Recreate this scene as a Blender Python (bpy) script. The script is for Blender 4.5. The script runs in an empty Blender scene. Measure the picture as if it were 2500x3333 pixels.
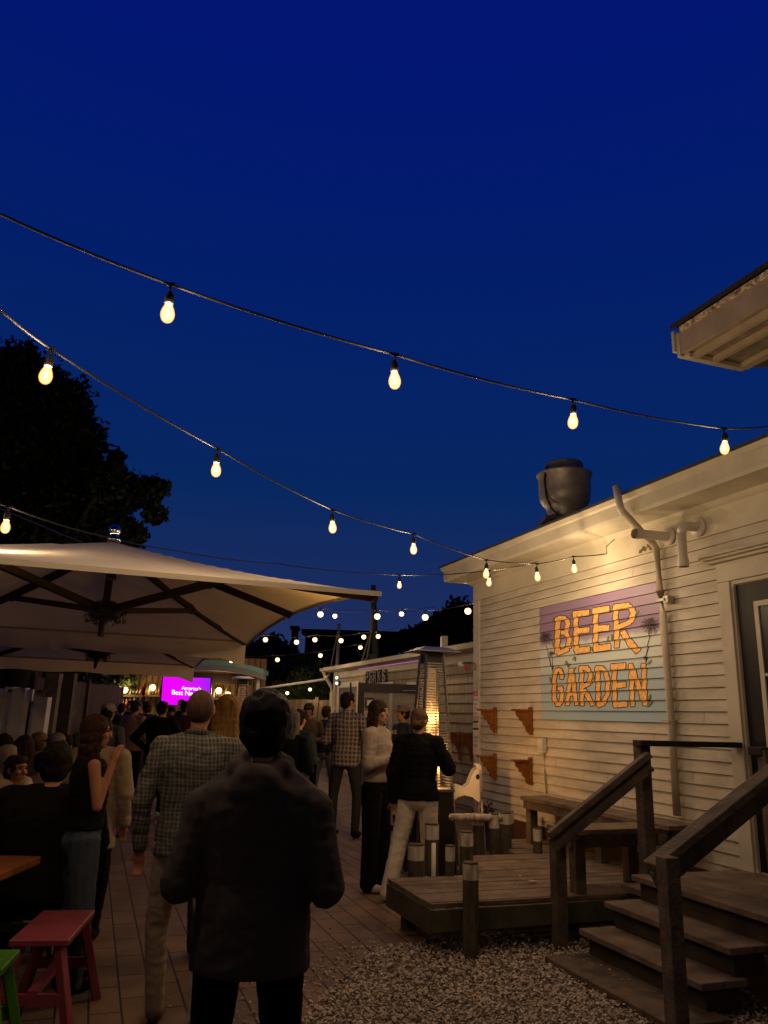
import bpy, bmesh, math, random
import numpy as np
from math import sin, cos, pi, radians, atan2, sqrt
from mathutils import Vector, Matrix, Euler, noise

random.seed(7); rng = np.random.default_rng(7)
sc = bpy.context.scene
COL = sc.collection

# ------------------------------------------------------------------ camera
TH = radians(14.9); RO = 0.030; H = 1.55; F = 2504.
cd = bpy.data.cameras.new("camera"); cam = bpy.data.objects.new("camera", cd); COL.objects.link(cam)
R_ = Vector((1, 0, 0)); U_ = Vector((0, -sin(TH), cos(TH))); B_ = Vector((0, -cos(TH), -sin(TH)))
rc = R_ * cos(RO) + U_ * sin(RO); uc = U_ * cos(RO) - R_ * sin(RO)
cam.matrix_world = Matrix(((rc.x, uc.x, B_.x, 0), (rc.y, uc.y, B_.y, 0), (rc.z, uc.z, B_.z, H), (0, 0, 0, 1)))
cd.sensor_fit = 'VERTICAL'; cd.sensor_height = 24; cd.lens = 24 * F / 3333
cd.clip_start = 0.05; cd.clip_end = 2000
sc.camera = cam

# ------------------------------------------------------------------ world
w = bpy.data.worlds.new("World"); sc.world = w; w.use_nodes = True
nt = w.node_tree; L = nt.links; bg = nt.nodes['Background']
tc = nt.nodes.new('ShaderNodeTexCoord'); sx = nt.nodes.new('ShaderNodeSeparateXYZ')
L.new(tc.outputs['Generated'], sx.inputs[0])
rp = nt.nodes.new('ShaderNodeValToRGB'); L.new(sx.outputs['Z'], rp.inputs[0])
e = rp.color_ramp.elements
e[0].position = 0.0; e[0].color = (.030, .040, .110, 1)
e[1].position = 1.0; e[1].color = (.0005, .0055, .17, 1)
for p_, c_ in ((.12, (.012, .026, .105, 1)), (.28, (.0022, .0205, .118, 1)), (.5, (.0009, .0135, .138, 1)), (.72, (.0005, .0078, .168, 1))):
    k = e.new(p_); k.color = c_
sky = nt.nodes.new('ShaderNodeTexSky'); sky.sky_type = 'NISHITA'; sky.sun_disc = False
sky.sun_elevation = radians(-5); sky.sun_rotation = radians(200)
mx = nt.nodes.new('ShaderNodeMixRGB'); mx.blend_type = 'ADD'; mx.inputs[0].default_value = .04
L.new(rp.outputs[0], mx.inputs[1]); L.new(sky.outputs[0], mx.inputs[2])
# the sky is deepest behind the viewer, away from the last daylight
mr = nt.nodes.new('ShaderNodeMapRange'); L.new(sx.outputs['Y'], mr.inputs[0]); mr.inputs[1].default_value = -.25; mr.inputs[2].default_value = .5; mr.inputs[3].default_value = .12; mr.inputs[4].default_value = 1.
mq = nt.nodes.new('ShaderNodeMixRGB'); mq.blend_type = 'MULTIPLY'; mq.inputs[0].default_value = 1.; L.new(mx.outputs[0], mq.inputs[1]); L.new(mr.outputs[0], mq.inputs[2])
L.new(mq.outputs[0], bg.inputs[0]); bg.inputs[1].default_value = 1.0
sc.view_settings.view_transform = 'Standard'; sc.view_settings.look = 'None'
sc.view_settings.exposure = 0.0; sc.view_settings.gamma = 1
sc.cycles.use_denoising = True
sc.cycles.use_light_tree = True
sc.cycles.max_bounces = 5; sc.cycles.diffuse_bounces = 3; sc.cycles.glossy_bounces = 2
sc.cycles.transmission_bounces = 3; sc.cycles.transparent_max_bounces = 6
sc.cycles.caustics_reflective = False; sc.cycles.caustics_refractive = False
sc.cycles.sample_clamp_indirect = 3.0

# ------------------------------------------------------------------ pixel -> place
def ray(px, py):
    x = px - 1250.; y = -(py - 1666.5)
    xr = x * cos(RO) - y * sin(RO); yr = x * sin(RO) + y * cos(RO)
    return Vector((xr, F * cos(TH) - yr * sin(TH), F * sin(TH) + yr * cos(TH)))
def atY(px, py, Y):
    r = ray(px, py); k = Y / r.y; return Vector((r.x * k, Y, H + r.z * k))
def atZ(px, py, z=0):
    r = ray(px, py); k = (z - H) / r.z; return Vector((r.x * k, r.y * k, z))
ANG = radians(19.75019)
C0 = Vector((1.26887, 10.5, 0)); Dv = Vector((-sin(ANG), cos(ANG), 0)); Sv = -Dv; Nv = Vector((-cos(ANG), -sin(ANG), 0))
def W(s, n, z): return C0 + Sv * s + Nv * n + Vector((0, 0, z))
def onW(px, py, off=0.):
    r = ray(px, py); c = C0 + Nv * off; k = (c.x * Nv.x + c.y * Nv.y) / (r.x * Nv.x + r.y * Nv.y)
    p = Vector((r.x * k, r.y * k, H + r.z * k)); d = p - C0
    return d.x * Sv.x + d.y * Sv.y, p.z

# ------------------------------------------------------------------ materials
MATS = {}
def mat(name, col, rough=.7, metal=0., spec=.3, nz=0., nscale=8., bump=0., bscale=60., col2=None, emit=None, es=0., stretch=None, coat=0., alpha=None):
    if name in MATS: return MATS[name]
    m = bpy.data.materials.new(name); m.use_nodes = True; n = m.node_tree; l = n.links
    b = n.nodes['Principled BSDF']
    b.inputs['Base Color'].default_value = (*col, 1); b.inputs['Roughness'].default_value = rough
    b.inputs['Metallic'].default_value = metal; b.inputs['Specular IOR Level'].default_value = spec
    t = n.nodes.new('ShaderNodeTexCoord'); mp = n.nodes.new('ShaderNodeMapping'); l.new(t.outputs['Object'], mp.inputs[0])
    if stretch: mp.inputs['Scale'].default_value = stretch
    if nz or col2:
        a = n.nodes.new('ShaderNodeTexNoise'); a.inputs['Scale'].default_value = nscale; a.inputs['Detail'].default_value = 6
        a.inputs['Roughness'].default_value = .62; l.new(mp.outputs[0], a.inputs[0])
        r = n.nodes.new('ShaderNodeValToRGB'); l.new(a.outputs['Fac'], r.inputs[0])
        c2 = col2 or tuple(c * (1 - nz) for c in col)
        r.color_ramp.elements[0].position = .38; r.color_ramp.elements[0].color = (*c2, 1)
        r.color_ramp.elements[1].position = .62; r.color_ramp.elements[1].color = (*col, 1)
        l.new(r.outputs[0], b.inputs['Base Color'])
    if bump:
        a = n.nodes.new('ShaderNodeTexNoise'); a.inputs['Scale'].default_value = bscale; a.inputs['Detail'].default_value = 4
        l.new(mp.outputs[0], a.inputs[0]); q = n.nodes.new('ShaderNodeBump'); q.inputs['Strength'].default_value = bump
        q.inputs['Distance'].default_value = .02; l.new(a.outputs['Fac'], q.inputs['Height']); l.new(q.outputs[0], b.inputs['Normal'])
    if emit: b.inputs['Emission Color'].default_value = (*emit, 1); b.inputs['Emission Strength'].default_value = es
    if alpha is not None: b.inputs['Alpha'].default_value = alpha
    MATS[name] = m; return m

def mat_plaid(name, base, line, line2, sc_=38., w_=.5, roughness=.9):
    m = bpy.data.materials.new(name); m.use_nodes = True; n = m.node_tree; l = n.links; b = n.nodes['Principled BSDF']
    b.inputs['Roughness'].default_value = roughness; b.inputs['Specular IOR Level'].default_value = .15
    t = n.nodes.new('ShaderNodeTexCoord'); nn = n.nodes.new('ShaderNodeTexNoise'); nn.inputs['Scale'].default_value = 3.5
    l.new(t.outputs['Object'], nn.inputs[0])
    ad = n.nodes.new('ShaderNodeVectorMath'); ad.operation = 'MULTIPLY_ADD'; ad.inputs[1].default_value = (.05, .05, .05)
    l.new(nn.outputs['Color'], ad.inputs[0]); l.new(t.outputs['Object'], ad.inputs[2])
    s = n.nodes.new('ShaderNodeSeparateXYZ'); l.new(ad.outputs[0], s.inputs[0])
    def band(src, f, ph, thr):
        a = n.nodes.new('ShaderNodeMath'); a.operation = 'MULTIPLY_ADD'; a.inputs[1].default_value = f; a.inputs[2].default_value = ph; l.new(src, a.inputs[0])
        c = n.nodes.new('ShaderNodeMath'); c.operation = 'SINE'; l.new(a.outputs[0], c.inputs[0])
        d = n.nodes.new('ShaderNodeMapRange'); d.inputs[1].default_value = thr - .25; d.inputs[2].default_value = thr + .25; l.new(c.outputs[0], d.inputs[0])
        return d.outputs[0]
    xy = n.nodes.new('ShaderNodeMath'); xy.operation = 'ADD'; l.new(s.outputs[0], xy.inputs[0]); 
    hy = n.nodes.new('ShaderNodeMath'); hy.operation = 'MULTIPLY'; hy.inputs[1].default_value = .45; l.new(s.outputs[1], hy.inputs[0]); l.new(hy.outputs[0], xy.inputs[1])
    h1 = band(xy.outputs[0], 2 * pi * sc_, 0, w_); v1 = band(s.outputs[2], 2 * pi * sc_, 1, w_)
    h2 = band(xy.outputs[0], 2 * pi * sc_ / 2, 2, .6); v2 = band(s.outputs[2], 2 * pi * sc_ / 2, 2, .6)
    def mixc(fac, c1, c2v, k):
        x = n.nodes.new('ShaderNodeMixRGB'); mm = n.nodes.new('ShaderNodeMath'); mm.operation = 'MULTIPLY'; mm.inputs[1].default_value = k
        l.new(fac, mm.inputs[0]); l.new(mm.outputs[0], x.inputs[0])
        if isinstance(c1, tuple): x.inputs[1].default_value = (*c1, 1)
        else: l.new(c1, x.inputs[1])
        x.inputs[2].default_value = (*c2v, 1); return x.outputs[0]
    c = mixc(h1, base, line, .55); c = mixc(v1, c, line, .55); c = mixc(h2, c, line2, .25); c = mixc(v2, c, line2, .25)
    l.new(c, b.inputs['Base Color']); return m

M_paint = mat('cream_paint', (.62, .54, .43), .55, spec=.35, nz=.13, nscale=3.0, bump=.12, bscale=25)
M_siding = mat('cream_siding', (.61, .57, .475), .6, spec=.3, nz=.24, nscale=2.2, bump=.15, bscale=14, stretch=(1, 1, 4))
M_trim = mat('worn_trim', (.62, .585, .47), .55, spec=.35, nz=.22, nscale=1.6, bump=.12, bscale=20)
M_shingle = mat('shingle', (.40, .35, .26), .85, nz=.28, nscale=3, bump=.4, bscale=40, stretch=(6, 6, .6))
M_roof = mat('asphalt_roof', (.05, .05, .05), .9, nz=.3, nscale=30, bump=.4, bscale=80)
M_skirt = mat('skirt_board', (.10, .045, .025), .8, nz=.3, nscale=6, stretch=(1, 1, 5))
M_wood = mat('weathered_wood', (.15, .115, .08), .85, nz=.45, nscale=7, bump=.5, bscale=50, stretch=(1, 1, 1))
M_deck = mat('deck_wood', (.21, .16, .12), .85, nz=.42, nscale=5, bump=.4, bscale=60, stretch=(1, 1, 1))
M_post = mat('piling_wood', (.12, .10, .07), .9, nz=.5, nscale=9, bump=.7, bscale=40, stretch=(3, 3, .6))
M_white = mat('chipped_white_paint', (.72, .67, .58), .8, col2=(.34, .29, .22), nscale=9, bump=.4, bscale=40, stretch=(3, 3, .5))
M_pvc = mat('pvc', (.66, .62, .55), .4, spec=.5, nz=.1, nscale=6)
M_steel = mat('steel', (.42, .42, .43), .33, metal=1., spec=.5, nz=.12, nscale=6)
M_galv = mat('galvanised', (.44, .42, .39), .45, metal=.35, nz=.35, nscale=5, bump=.1, bscale=30)
M_black = mat('black_metal', (.015, .015, .016), .5, spec=.4)
M_rubber = mat('black_rubber', (.012, .012, .012), .6)
M_canvas = mat('canvas', (.46, .41, .36), .85, nz=.10, nscale=2.0, bump=.18, bscale=9)
def mat_canvas(name, c, tr=.42):
    m = bpy.data.materials.new(name); m.use_nodes = True; n = m.node_tree; l = n.links; n.nodes.remove(n.nodes['Principled BSDF']); out = n.nodes['Material Output']
    t = n.nodes.new('ShaderNodeTexCoord'); a = n.nodes.new('ShaderNodeTexNoise'); a.inputs['Scale'].default_value = 2.2; a.inputs['Detail'].default_value = 7; l.new(t.outputs['Object'], a.inputs[0])
    r = n.nodes.new('ShaderNodeValToRGB'); l.new(a.outputs['Fac'], r.inputs[0]); r.color_ramp.elements[0].position = .3; r.color_ramp.elements[0].color = (*[q * .84 for q in c], 1); r.color_ramp.elements[1].position = .7; r.color_ramp.elements[1].color = (*c, 1)
    mp = n.nodes.new('ShaderNodeMapping'); l.new(t.outputs['Object'], mp.inputs[0]); mp.inputs['Scale'].default_value = (1, 1, .3); mp.inputs['Rotation'].default_value = (0, 0, .6)
    a2 = n.nodes.new('ShaderNodeTexNoise'); a2.inputs['Scale'].default_value = 5; a2.inputs['Detail'].default_value = 5; a2.inputs['Distortion'].default_value = .8; l.new(mp.outputs[0], a2.inputs[0])
    bp = n.nodes.new('ShaderNodeBump'); bp.inputs['Strength'].default_value = .35; bp.inputs['Distance'].default_value = .03; l.new(a2.outputs['Fac'], bp.inputs['Height'])
    d = n.nodes.new('ShaderNodeBsdfDiffuse'); tl = n.nodes.new('ShaderNodeBsdfTranslucent'); mx = n.nodes.new('ShaderNodeMixShader'); mx.inputs[0].default_value = tr
    tn = n.nodes.new('ShaderNodeMixRGB'); tn.blend_type = 'MULTIPLY'; tn.inputs[0].default_value = 1; tn.inputs[2].default_value = (1., .80, .34, 1); l.new(r.outputs[0], tn.inputs[1])
    for q in (d, tl): l.new((r if q is d else tn).outputs[0], q.inputs[0]); l.new(bp.outputs[0], q.inputs['Normal'])
    l.new(d.outputs[0], mx.inputs[1]); l.new(tl.outputs[0], mx.inputs[2]); l.new(mx.outputs[0], out.inputs[0]); MATS[name] = m; return m
M_canvas = mat_canvas('umbrella_canvas', (.80, .74, .66))
M_rib = mat('rib_wood', (.045, .030, .020), .6, nz=.3, nscale=8)
M_orange = mat('orange_paint', (.27, .095, .014), .65, nz=.35, nscale=10)
M_vinyl = mat('white_vinyl', (.82, .78, .76), .55, nz=.1, nscale=3)
M_fence = mat('fence_board', (.085, .06, .045), .85, nz=.4, nscale=5, bump=.3, bscale=30, stretch=(2, 2, .4))
M_leaf = mat('leaf', (.035, .055, .018), .6, nz=.5, nscale=2.5)
M_leafdark = mat('leaf_dark', (.02, .032, .012), .65, nz=.5, nscale=.8)
M_bark = mat('bark', (.05, .04, .03), .9, nz=.4, nscale=6, bump=.6, bscale=20)
M_brick = None
M_plast = mat('white_plastic', (.62, .60, .55), .35, spec=.5)
M_skin = mat('skin', (.50, .27, .17), .55, spec=.35, nz=.12, nscale=20)
M_skin2 = mat('skin_ruddy', (.52, .22, .14), .55, spec=.35, nz=.12, nscale=20)
M_eye = mat('eye_dark', (.03, .02, .015), .3)
M_lip = mat('lip', (.35, .08, .06), .5)
def emis(name, col, st):
    if name in MATS: return MATS[name]
    m = bpy.data.materials.new(name); m.use_nodes = True; n = m.node_tree; b = n.nodes['Principled BSDF']
    b.inputs['Base Color'].default_value = (*[c * .5 for c in col], 1)
    b.inputs['Emission Color'].default_value = (*col, 1); b.inputs['Emission Strength'].default_value = st
    MATS[name] = m; return m
def emis_bulb(name, core, rim, st, tr=.75):
    # clear glowing glass: light from the filament passes through it; warmer towards the rim of the glass
    m = bpy.data.materials.new(name); m.use_nodes = True; n = m.node_tree; l = n.links; n.nodes.remove(n.nodes['Principled BSDF']); out = n.nodes['Material Output']
    lw = n.nodes.new('ShaderNodeLayerWeight'); lw.inputs['Blend'].default_value = .5
    mx = n.nodes.new('ShaderNodeMixRGB'); l.new(lw.outputs['Facing'], mx.inputs[0]); mx.inputs[1].default_value = (*core, 1); mx.inputs[2].default_value = (*rim, 1)
    em = n.nodes.new('ShaderNodeEmission'); l.new(mx.outputs[0], em.inputs[0]); em.inputs[1].default_value = st
    tp = n.nodes.new('ShaderNodeBsdfTransparent'); tp.inputs[0].default_value = (tr, tr, tr, 1); ad = n.nodes.new('ShaderNodeAddShader')
    l.new(em.outputs[0], ad.inputs[0]); l.new(tp.outputs[0], ad.inputs[1]); l.new(ad.outputs[0], out.inputs[0])
    MATS[name] = m; return m
WARM = (1.0, .66, .35)
M_bulb = emis_bulb('glowing_glass', (1.25, .80, .30), (.70, .24, .03), 1.)
M_fil = emis('filament', (1, .85, .5), 12.)
M_bulbfar = emis_bulb('glowing_glass_far', (1.2, 1., .5), (1., .55, .14), 1.9)

# ------------------------------------------------------------------ mesh helpers
class MB:
    def __init__(s): s.v = []; s.f = []; s.mi = []
    def add(s, vs, fs, m=0):
        o = len(s.v); s.v += [tuple(v) for v in vs]; s.f += [tuple(i + o for i in f) for f in fs]; s.mi += [m] * len(fs); return s
    def quad(s, a, b, c, d, m=0): return s.add([a, b, c, d], [(0, 1, 2, 3)], m)
    def hexa(s, p, m=0):   # p: 8 points, 0-3 bottom, 4-7 top
        return s.add(p, [(3, 2, 1, 0), (4, 5, 6, 7), (0, 1, 5, 4), (1, 2, 6, 5), (2, 3, 7, 6), (3, 0, 4, 7)], m)
    def box(s, x0, x1, y0, y1, z0, z1, m=0):
        return s.hexa([(x0, y0, z0), (x1, y0, z0), (x1, y1, z0), (x0, y1, z0), (x0, y0, z1), (x1, y0, z1), (x1, y1, z1), (x0, y1, z1)], m)
    def wbox(s, s0, s1, n0, n1, z0, z1, m=0):  # box in wall frame
        return s.hexa([W(s0, n0, z0), W(s1, n0, z0), W(s1, n1, z0), W(s0, n1, z0), W(s0, n0, z1), W(s1, n0, z1), W(s1, n1, z1), W(s0, n1, z1)], m)
    def beam(s, p, q, w_, h_, up=(0, 0, 1), m=0):
        p = Vector(p); q = Vector(q); d = (q - p).normalized(); u = Vector(up)
        r = d.cross(u); 
        if r.length < 1e-4: r = d.cross(Vector((0, 1, 0)))
        r.normalize(); u = r.cross(d).normalized(); r = r * (w_ / 2); u = u * (h_ / 2)
        return s.hexa([p - r - u, p + r - u, q + r - u, q - r - u, p - r + u, p + r + u, q + r + u, q - r + u], m)
    def tube(s, pts, r, seg=8, m=0, caps=True):
        pts = [Vector(p) for p in pts]; rs = r if isinstance(r, (list, tuple)) else [r] * len(pts); vs = []; up = Vector((0, 0, 1))
        for i, p in enumerate(pts):
            d = (pts[min(i + 1, len(pts) - 1)] - pts[max(i - 1, 0)]).normalized()
            a = d.cross(up)
            if a.length < .05: a = d.cross(Vector((0, 1, 0)))
            a.normalize(); b = a.cross(d)
            vs += [p + (a * cos(2 * pi * k / seg) + b * sin(2 * pi * k / seg)) * rs[i] for k in range(seg)]
        fs = []
        for i in range(len(pts) - 1):
            for k in range(seg): fs.append((i * seg + k, i * seg + (k + 1) % seg, (i + 1) * seg + (k + 1) % seg, (i + 1) * seg + k))
        if caps: fs += [tuple(range(seg))[::-1], tuple(range((len(pts) - 1) * seg, len(pts) * seg))]
        return s.add(vs, fs, m)
    def lathe(s, c, prof, seg=20, m=0):
        c = Vector(c); vs = []; 
        for r, z in prof: vs += [c + Vector((r * cos(2 * pi * k / seg), r * sin(2 * pi * k / seg), z)) for k in range(seg)]
        fs = []; n = len(prof)
        for i in range(n - 1):
            for k in range(seg): fs.append((i * seg + k, i * seg + (k + 1) % seg, (i + 1) * seg + (k + 1) % seg, (i + 1) * seg + k))
        fs += [tuple(range(seg))[::-1], tuple(range((n - 1) * seg, n * seg))]
        return s.add(vs, fs, m)
    def ell(s, c, r, rot=None, seg=14, ring=9, m=0):
        c = Vector(c); Rm = rot.to_matrix() if isinstance(rot, Euler) else (rot or Matrix.Identity(3)); vs = []
        for i in range(ring + 1):
            t = pi * i / ring - pi / 2; 
            for k in range(seg):
                a = 2 * pi * k / seg; v = Vector((cos(t) * cos(a) * r[0], cos(t) * sin(a) * r[1], sin(t) * r[2])); vs.append(c + Rm @ v)
        fs = []
        for i in range(ring):
            for k in range(seg): fs.append((i * seg + k, i * seg + (k + 1) % seg, (i + 1) * seg + (k + 1) % seg, (i + 1) * seg + k))
        return s.add(vs, fs, m)
    def tcap(s, p, q, r0, r1, seg=10, m=0):
        p = Vector(p); q = Vector(q); d = q - p; Ln = d.length; d.normalize()
        pts = []; rs = []
        for a in (-80, -50, -20): pts.append(p + d * (r0 * sin(radians(a)))); rs.append(r0 * cos(radians(a)))
        for a in (20, 50, 80): pts.append(q + d * (r1 * sin(radians(a)))); rs.append(r1 * cos(radians(a)))
        return s.tube(pts, rs, seg, m)
    def prism(s, poly, a, b, m=0):   # poly: list of 3D points, extruded by vector (b)
        n = len(poly); P = [Vector(p) + Vector(a) for p in poly]; Q = [p + Vector(b) for p in P]
        return s.add(P + Q, [tuple(range(n))[::-1], tuple(range(n, 2 * n))] + [(i, (i + 1) % n, n + (i + 1) % n, n + i) for i in range(n)], m)
    def mesh(s, name):
        me = bpy.data.meshes.new(name); me.from_pydata(s.v, [], s.f); me.polygons.foreach_set('material_index', s.mi); me.update(); return me
    def build(s, name, m, parent=None, smooth=False, bevel=0., origin=None):
        if origin is not None:
            ov = Vector(origin); s.v = [tuple(Vector(v) - ov) for v in s.v]
        me = s.mesh(name)
        bm = bmesh.new(); bm.from_mesh(me); bmesh.ops.recalc_face_normals(bm, faces=bm.faces)
        if bevel: bmesh.ops.bevel(bm, geom=bm.edges[:], offset=bevel, segments=1, affect='EDGES', clamp_overlap=True)
        bm.to_mesh(me); bm.free()
        for mm in (m if isinstance(m, (list, tuple)) else [m]): me.materials.append(mm)
        if smooth: me.shade_smooth()
        o = bpy.data.objects.new(name, me); COL.objects.link(o)
        if origin is not None: o.location = ov
        if parent is not None:
            o.parent = parent
            if origin is None: o.matrix_parent_inverse = parent_world(parent).inverted()
        return o
def parent_world(p):
    m = Matrix.LocRotScale(p.location, p.rotation_euler, p.scale)
    return (parent_world(p.parent) @ p.matrix_parent_inverse @ m) if p.parent else m
def tag(o, label=None, cat=None, group=None, kind=None):
    if label: o['label'] = label
    if cat: o['category'] = cat
    if group: o['group'] = group
    if kind: o['kind'] = kind
    return o
def thing(name, label, cat, loc=(0, 0, 0), rz=0., group=None):
    o = bpy.data.objects.new(name, None); COL.objects.link(o); o.location = Vector(loc); o.rotation_euler = (0, 0, rz)
    o.empty_display_size = .1
    return tag(o, label, cat, group)
def struct(name, mb, m): return tag(mb.build(name, m), kind='structure')

# ================================================================== SETTING
# ground: brick patio, one sheet to the horizon
def mat_brick():
    m = bpy.data.materials.new('brick_paving'); m.use_nodes = True; n = m.node_tree; l = n.links; b = n.nodes['Principled BSDF']
    t = n.nodes.new('ShaderNodeTexCoord'); mp = n.nodes.new('ShaderNodeMapping'); l.new(t.outputs['Object'], mp.inputs[0])
    mp.inputs['Rotation'].default_value = (0, 0, -ANG + pi / 2)
    k = n.nodes.new('ShaderNodeTexBrick'); l.new(mp.outputs[0], k.inputs[0]); k.inputs['Scale'].default_value = 1.0
    k.inputs['Brick Width'].default_value = .40; k.inputs['Row Height'].default_value = .165; k.inputs['Mortar Size'].default_value = .007
    k.inputs['Color1'].default_value = (.23, .14, .085, 1); k.inputs['Color2'].default_value = (.17, .115, .075, 1); k.inputs['Mortar'].default_value = (.022, .012, .008, 1)
    k.inputs['Mortar Smooth'].default_value = .3
    a = n.nodes.new('ShaderNodeTexNoise'); a.inputs['Scale'].default_value = 3.; a.inputs['Detail'].default_value = 8; l.new(t.outputs['Object'], a.inputs[0])
    mx = n.nodes.new('ShaderNodeMixRGB'); mx.blend_type = 'MULTIPLY'; mx.inputs[0].default_value = .7; l.new(k.outputs[0], mx.inputs[1])
    r = n.nodes.new('ShaderNodeValToRGB'); l.new(a.outputs['Fac'], r.inputs[0]); r.color_ramp.elements[0].position = .3; r.color_ramp.elements[0].color = (.45, .45, .45, 1); r.color_ramp.elements[1].position = .7
    l.new(r.outputs[0], mx.inputs[2]); l.new(mx.outputs[0], b.inputs['Base Color']); b.inputs['Roughness'].default_value = .75
    q = n.nodes.new('ShaderNodeBump'); q.inputs['Strength'].default_value = .5; q.inputs['Distance'].default_value = .01; l.new(k.outputs['Fac'], q.inputs['Height']); q.invert = True
    a2 = n.nodes.new('ShaderNodeTexNoise'); a2.inputs['Scale'].default_value = 60; l.new(t.outputs['Object'], a2.inputs[0])
    q2 = n.nodes.new('ShaderNodeBump'); q2.inputs['Strength'].default_value = .3; q2.inputs['Distance'].default_value = .006; l.new(a2.outputs['Fac'], q2.inputs['Height']); l.new(q.outputs[0], q2.inputs['Normal'])
    l.new(q2.outputs[0], b.inputs['Normal']); return m
struct('ground', MB().quad((-150, -30, 0), (150, -30, 0), (150, 190, 0), (-150, 190, 0)), mat_brick())

# gravel bed of crushed shells, right foreground
gpoly = [(-.62, 3.4), (-.38, 4.35), (-.28, 4.85), (-.10, 5.5), (.08, 5.92), (.30, 6.05), (.75, 6.3), (1.5, 6.4), (2.2, 6.0), (2.4, 3.2)]
def inpoly(x, y, P):
    c = False; n = len(P); j = n - 1
    for i in range(n):
        if (P[i][1] > y) != (P[j][1] > y) and x < (P[j][0] - P[i][0]) * (y - P[i][1]) / (P[j][1] - P[i][1]) + P[i][0]: c = not c
        j = i
    return c
MB_g = MB().add([(x, y, .004) for x, y in gpoly], [tuple(range(len(gpoly)))[::-1]])
struct('gravel_bed', MB_g, mat('shell_dirt', (.22, .175, .135), .95, nz=.6, nscale=40, bump=1., bscale=90))
g = MB(); cnt = 0
def flake(x, y, z, r):
    e = Euler((random.gauss(0, .42), random.gauss(0, .42), random.random() * 6.28)).to_matrix(); n = random.choice((4, 5, 5, 6)); vs = []
    a = random.uniform(.55, 1.); ph = random.random()
    for k in range(n):
        t = 2 * pi * (k + ph) / n; q = r * random.uniform(.75, 1.15); vs.append(Vector((x, y, z)) + e @ Vector((q * cos(t), q * a * sin(t), 0)))
    ctr = Vector((x, y, z)) + e @ Vector((0, 0, r * random.uniform(.15, .5)))
    g.add(vs + [ctr], [(k, (k + 1) % n, n) for k in range(n)], random.choice((0, 0, 0, 1, 1, 2)))
while cnt < 21000:
    x = random.uniform(-.7, 2.3); y = random.uniform(3.4, 6.4)
    if inpoly(x, y, gpoly) and not (y > 6.0 and random.random() < .6):
        flake(x, y, random.uniform(.005, .030), random.uniform(.0055, .0165)); cnt += 1
for i in range(520):
    t = random.random(); k = random.choice((1, 2, 3, 4)); a = Vector(gpoly[k - 1]); b = Vector(gpoly[k]); p = a.lerp(b, t) + Vector((-abs(random.gauss(0, .22)), random.gauss(0, .12)))
    flake(p.x, p.y, .008, random.uniform(.006, .015))
for i in range(60): flake(random.uniform(-1.6, .2), random.uniform(4, 8), .008, .012)
go = g.build('gravel', [mat('shell_a', (.60, .51, .42), .8, nz=.3, nscale=30), mat('shell_b', (.48, .40, .32), .85, nz=.3, nscale=30), mat('shell_c', (.34, .28, .22), .85)])
tag(go, 'crushed pale shell gravel covering the bed before the deck and stairs', 'gravel', kind='stuff')

# ================================================================== MAIN BUILDING (wall frame: s towards camera, n out of wall)
EXP = .0962; ZB = 1.573 - EXP * 12
def prof(z):
    f = ((z - ZB) / EXP) % 1.0
    return .003 + .015 * (1 - f)
bld = thing('clapboard_building', 'cream clapboard building with a painted mural and wide eaves on the right', 'building', W(2.5, -2.0, 0))
def lap(mb, s0, s1, z0, z1, n0=0., exp=EXP, zb=ZB, th=.015, jitter=0.):
    z = zb + exp * math.floor((z0 - zb) / exp + 1e-6)
    while z < z1 - 1e-6:
        a = max(z, z0); b = min(z + exp, z1)
        if b - a > .002:
            fa = (a - z) / exp; fb = (b - z) / exp; na = n0 + .003 + th * (1 - fa); nb = n0 + .003 + th * (1 - fb)
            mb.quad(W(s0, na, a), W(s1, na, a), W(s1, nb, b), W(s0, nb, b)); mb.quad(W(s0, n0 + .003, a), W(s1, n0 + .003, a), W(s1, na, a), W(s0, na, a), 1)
            if b - a > exp * .9: mb.quad(W(s0, nb + .0006, b - .0035), W(s1, nb + .0006, b - .0035), W(s1, nb + .0006, b), W(s0, nb + .0006, b), 1)  # dark strip: the gap shadow under each lap, put into the colour
        z += exp
mb = MB()
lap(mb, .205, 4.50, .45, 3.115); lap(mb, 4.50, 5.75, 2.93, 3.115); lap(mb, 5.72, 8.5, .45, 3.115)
# short butt joints of the boards
for i in range(34):
    k = random.randrange(1, 27); z = ZB + EXP * k; s = random.uniform(.3, 4.3)
    if 1.6 < s < 3.8 and 1.6 < z < 2.8: continue
    if not (.5 < z < 3.0): continue
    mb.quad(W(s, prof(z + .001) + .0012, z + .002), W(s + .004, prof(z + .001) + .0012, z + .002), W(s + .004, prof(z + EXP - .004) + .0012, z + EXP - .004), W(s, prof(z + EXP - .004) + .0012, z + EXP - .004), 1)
mb.build('siding', [M_siding, mat('lap_grime_shade', (.16, .115, .075), .9)], bld)  # second slot: board joints, crevice dirt and the painted lap shadow
mb = MB()
mb.wbox(.045, 9, -4, -.002, .0, 3.33)
mb.build('wall_core', M_trim, bld)
MB().wbox(.06, 8.4, .0, .004, .0, .447).build('foundation_skirt', M_skirt, bld)
MB().wbox(.04, .204, .0, .030, .40, 3.104).build('corner_board', M_trim, bld, bevel=.002)
mb = MB(); mb.wbox(.03, 9, .0, .026, 3.118, 3.335); mb.wbox(.03, 9, .0, .036, 3.105, 3.117); mb.build('frieze_board', M_trim, bld)
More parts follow.
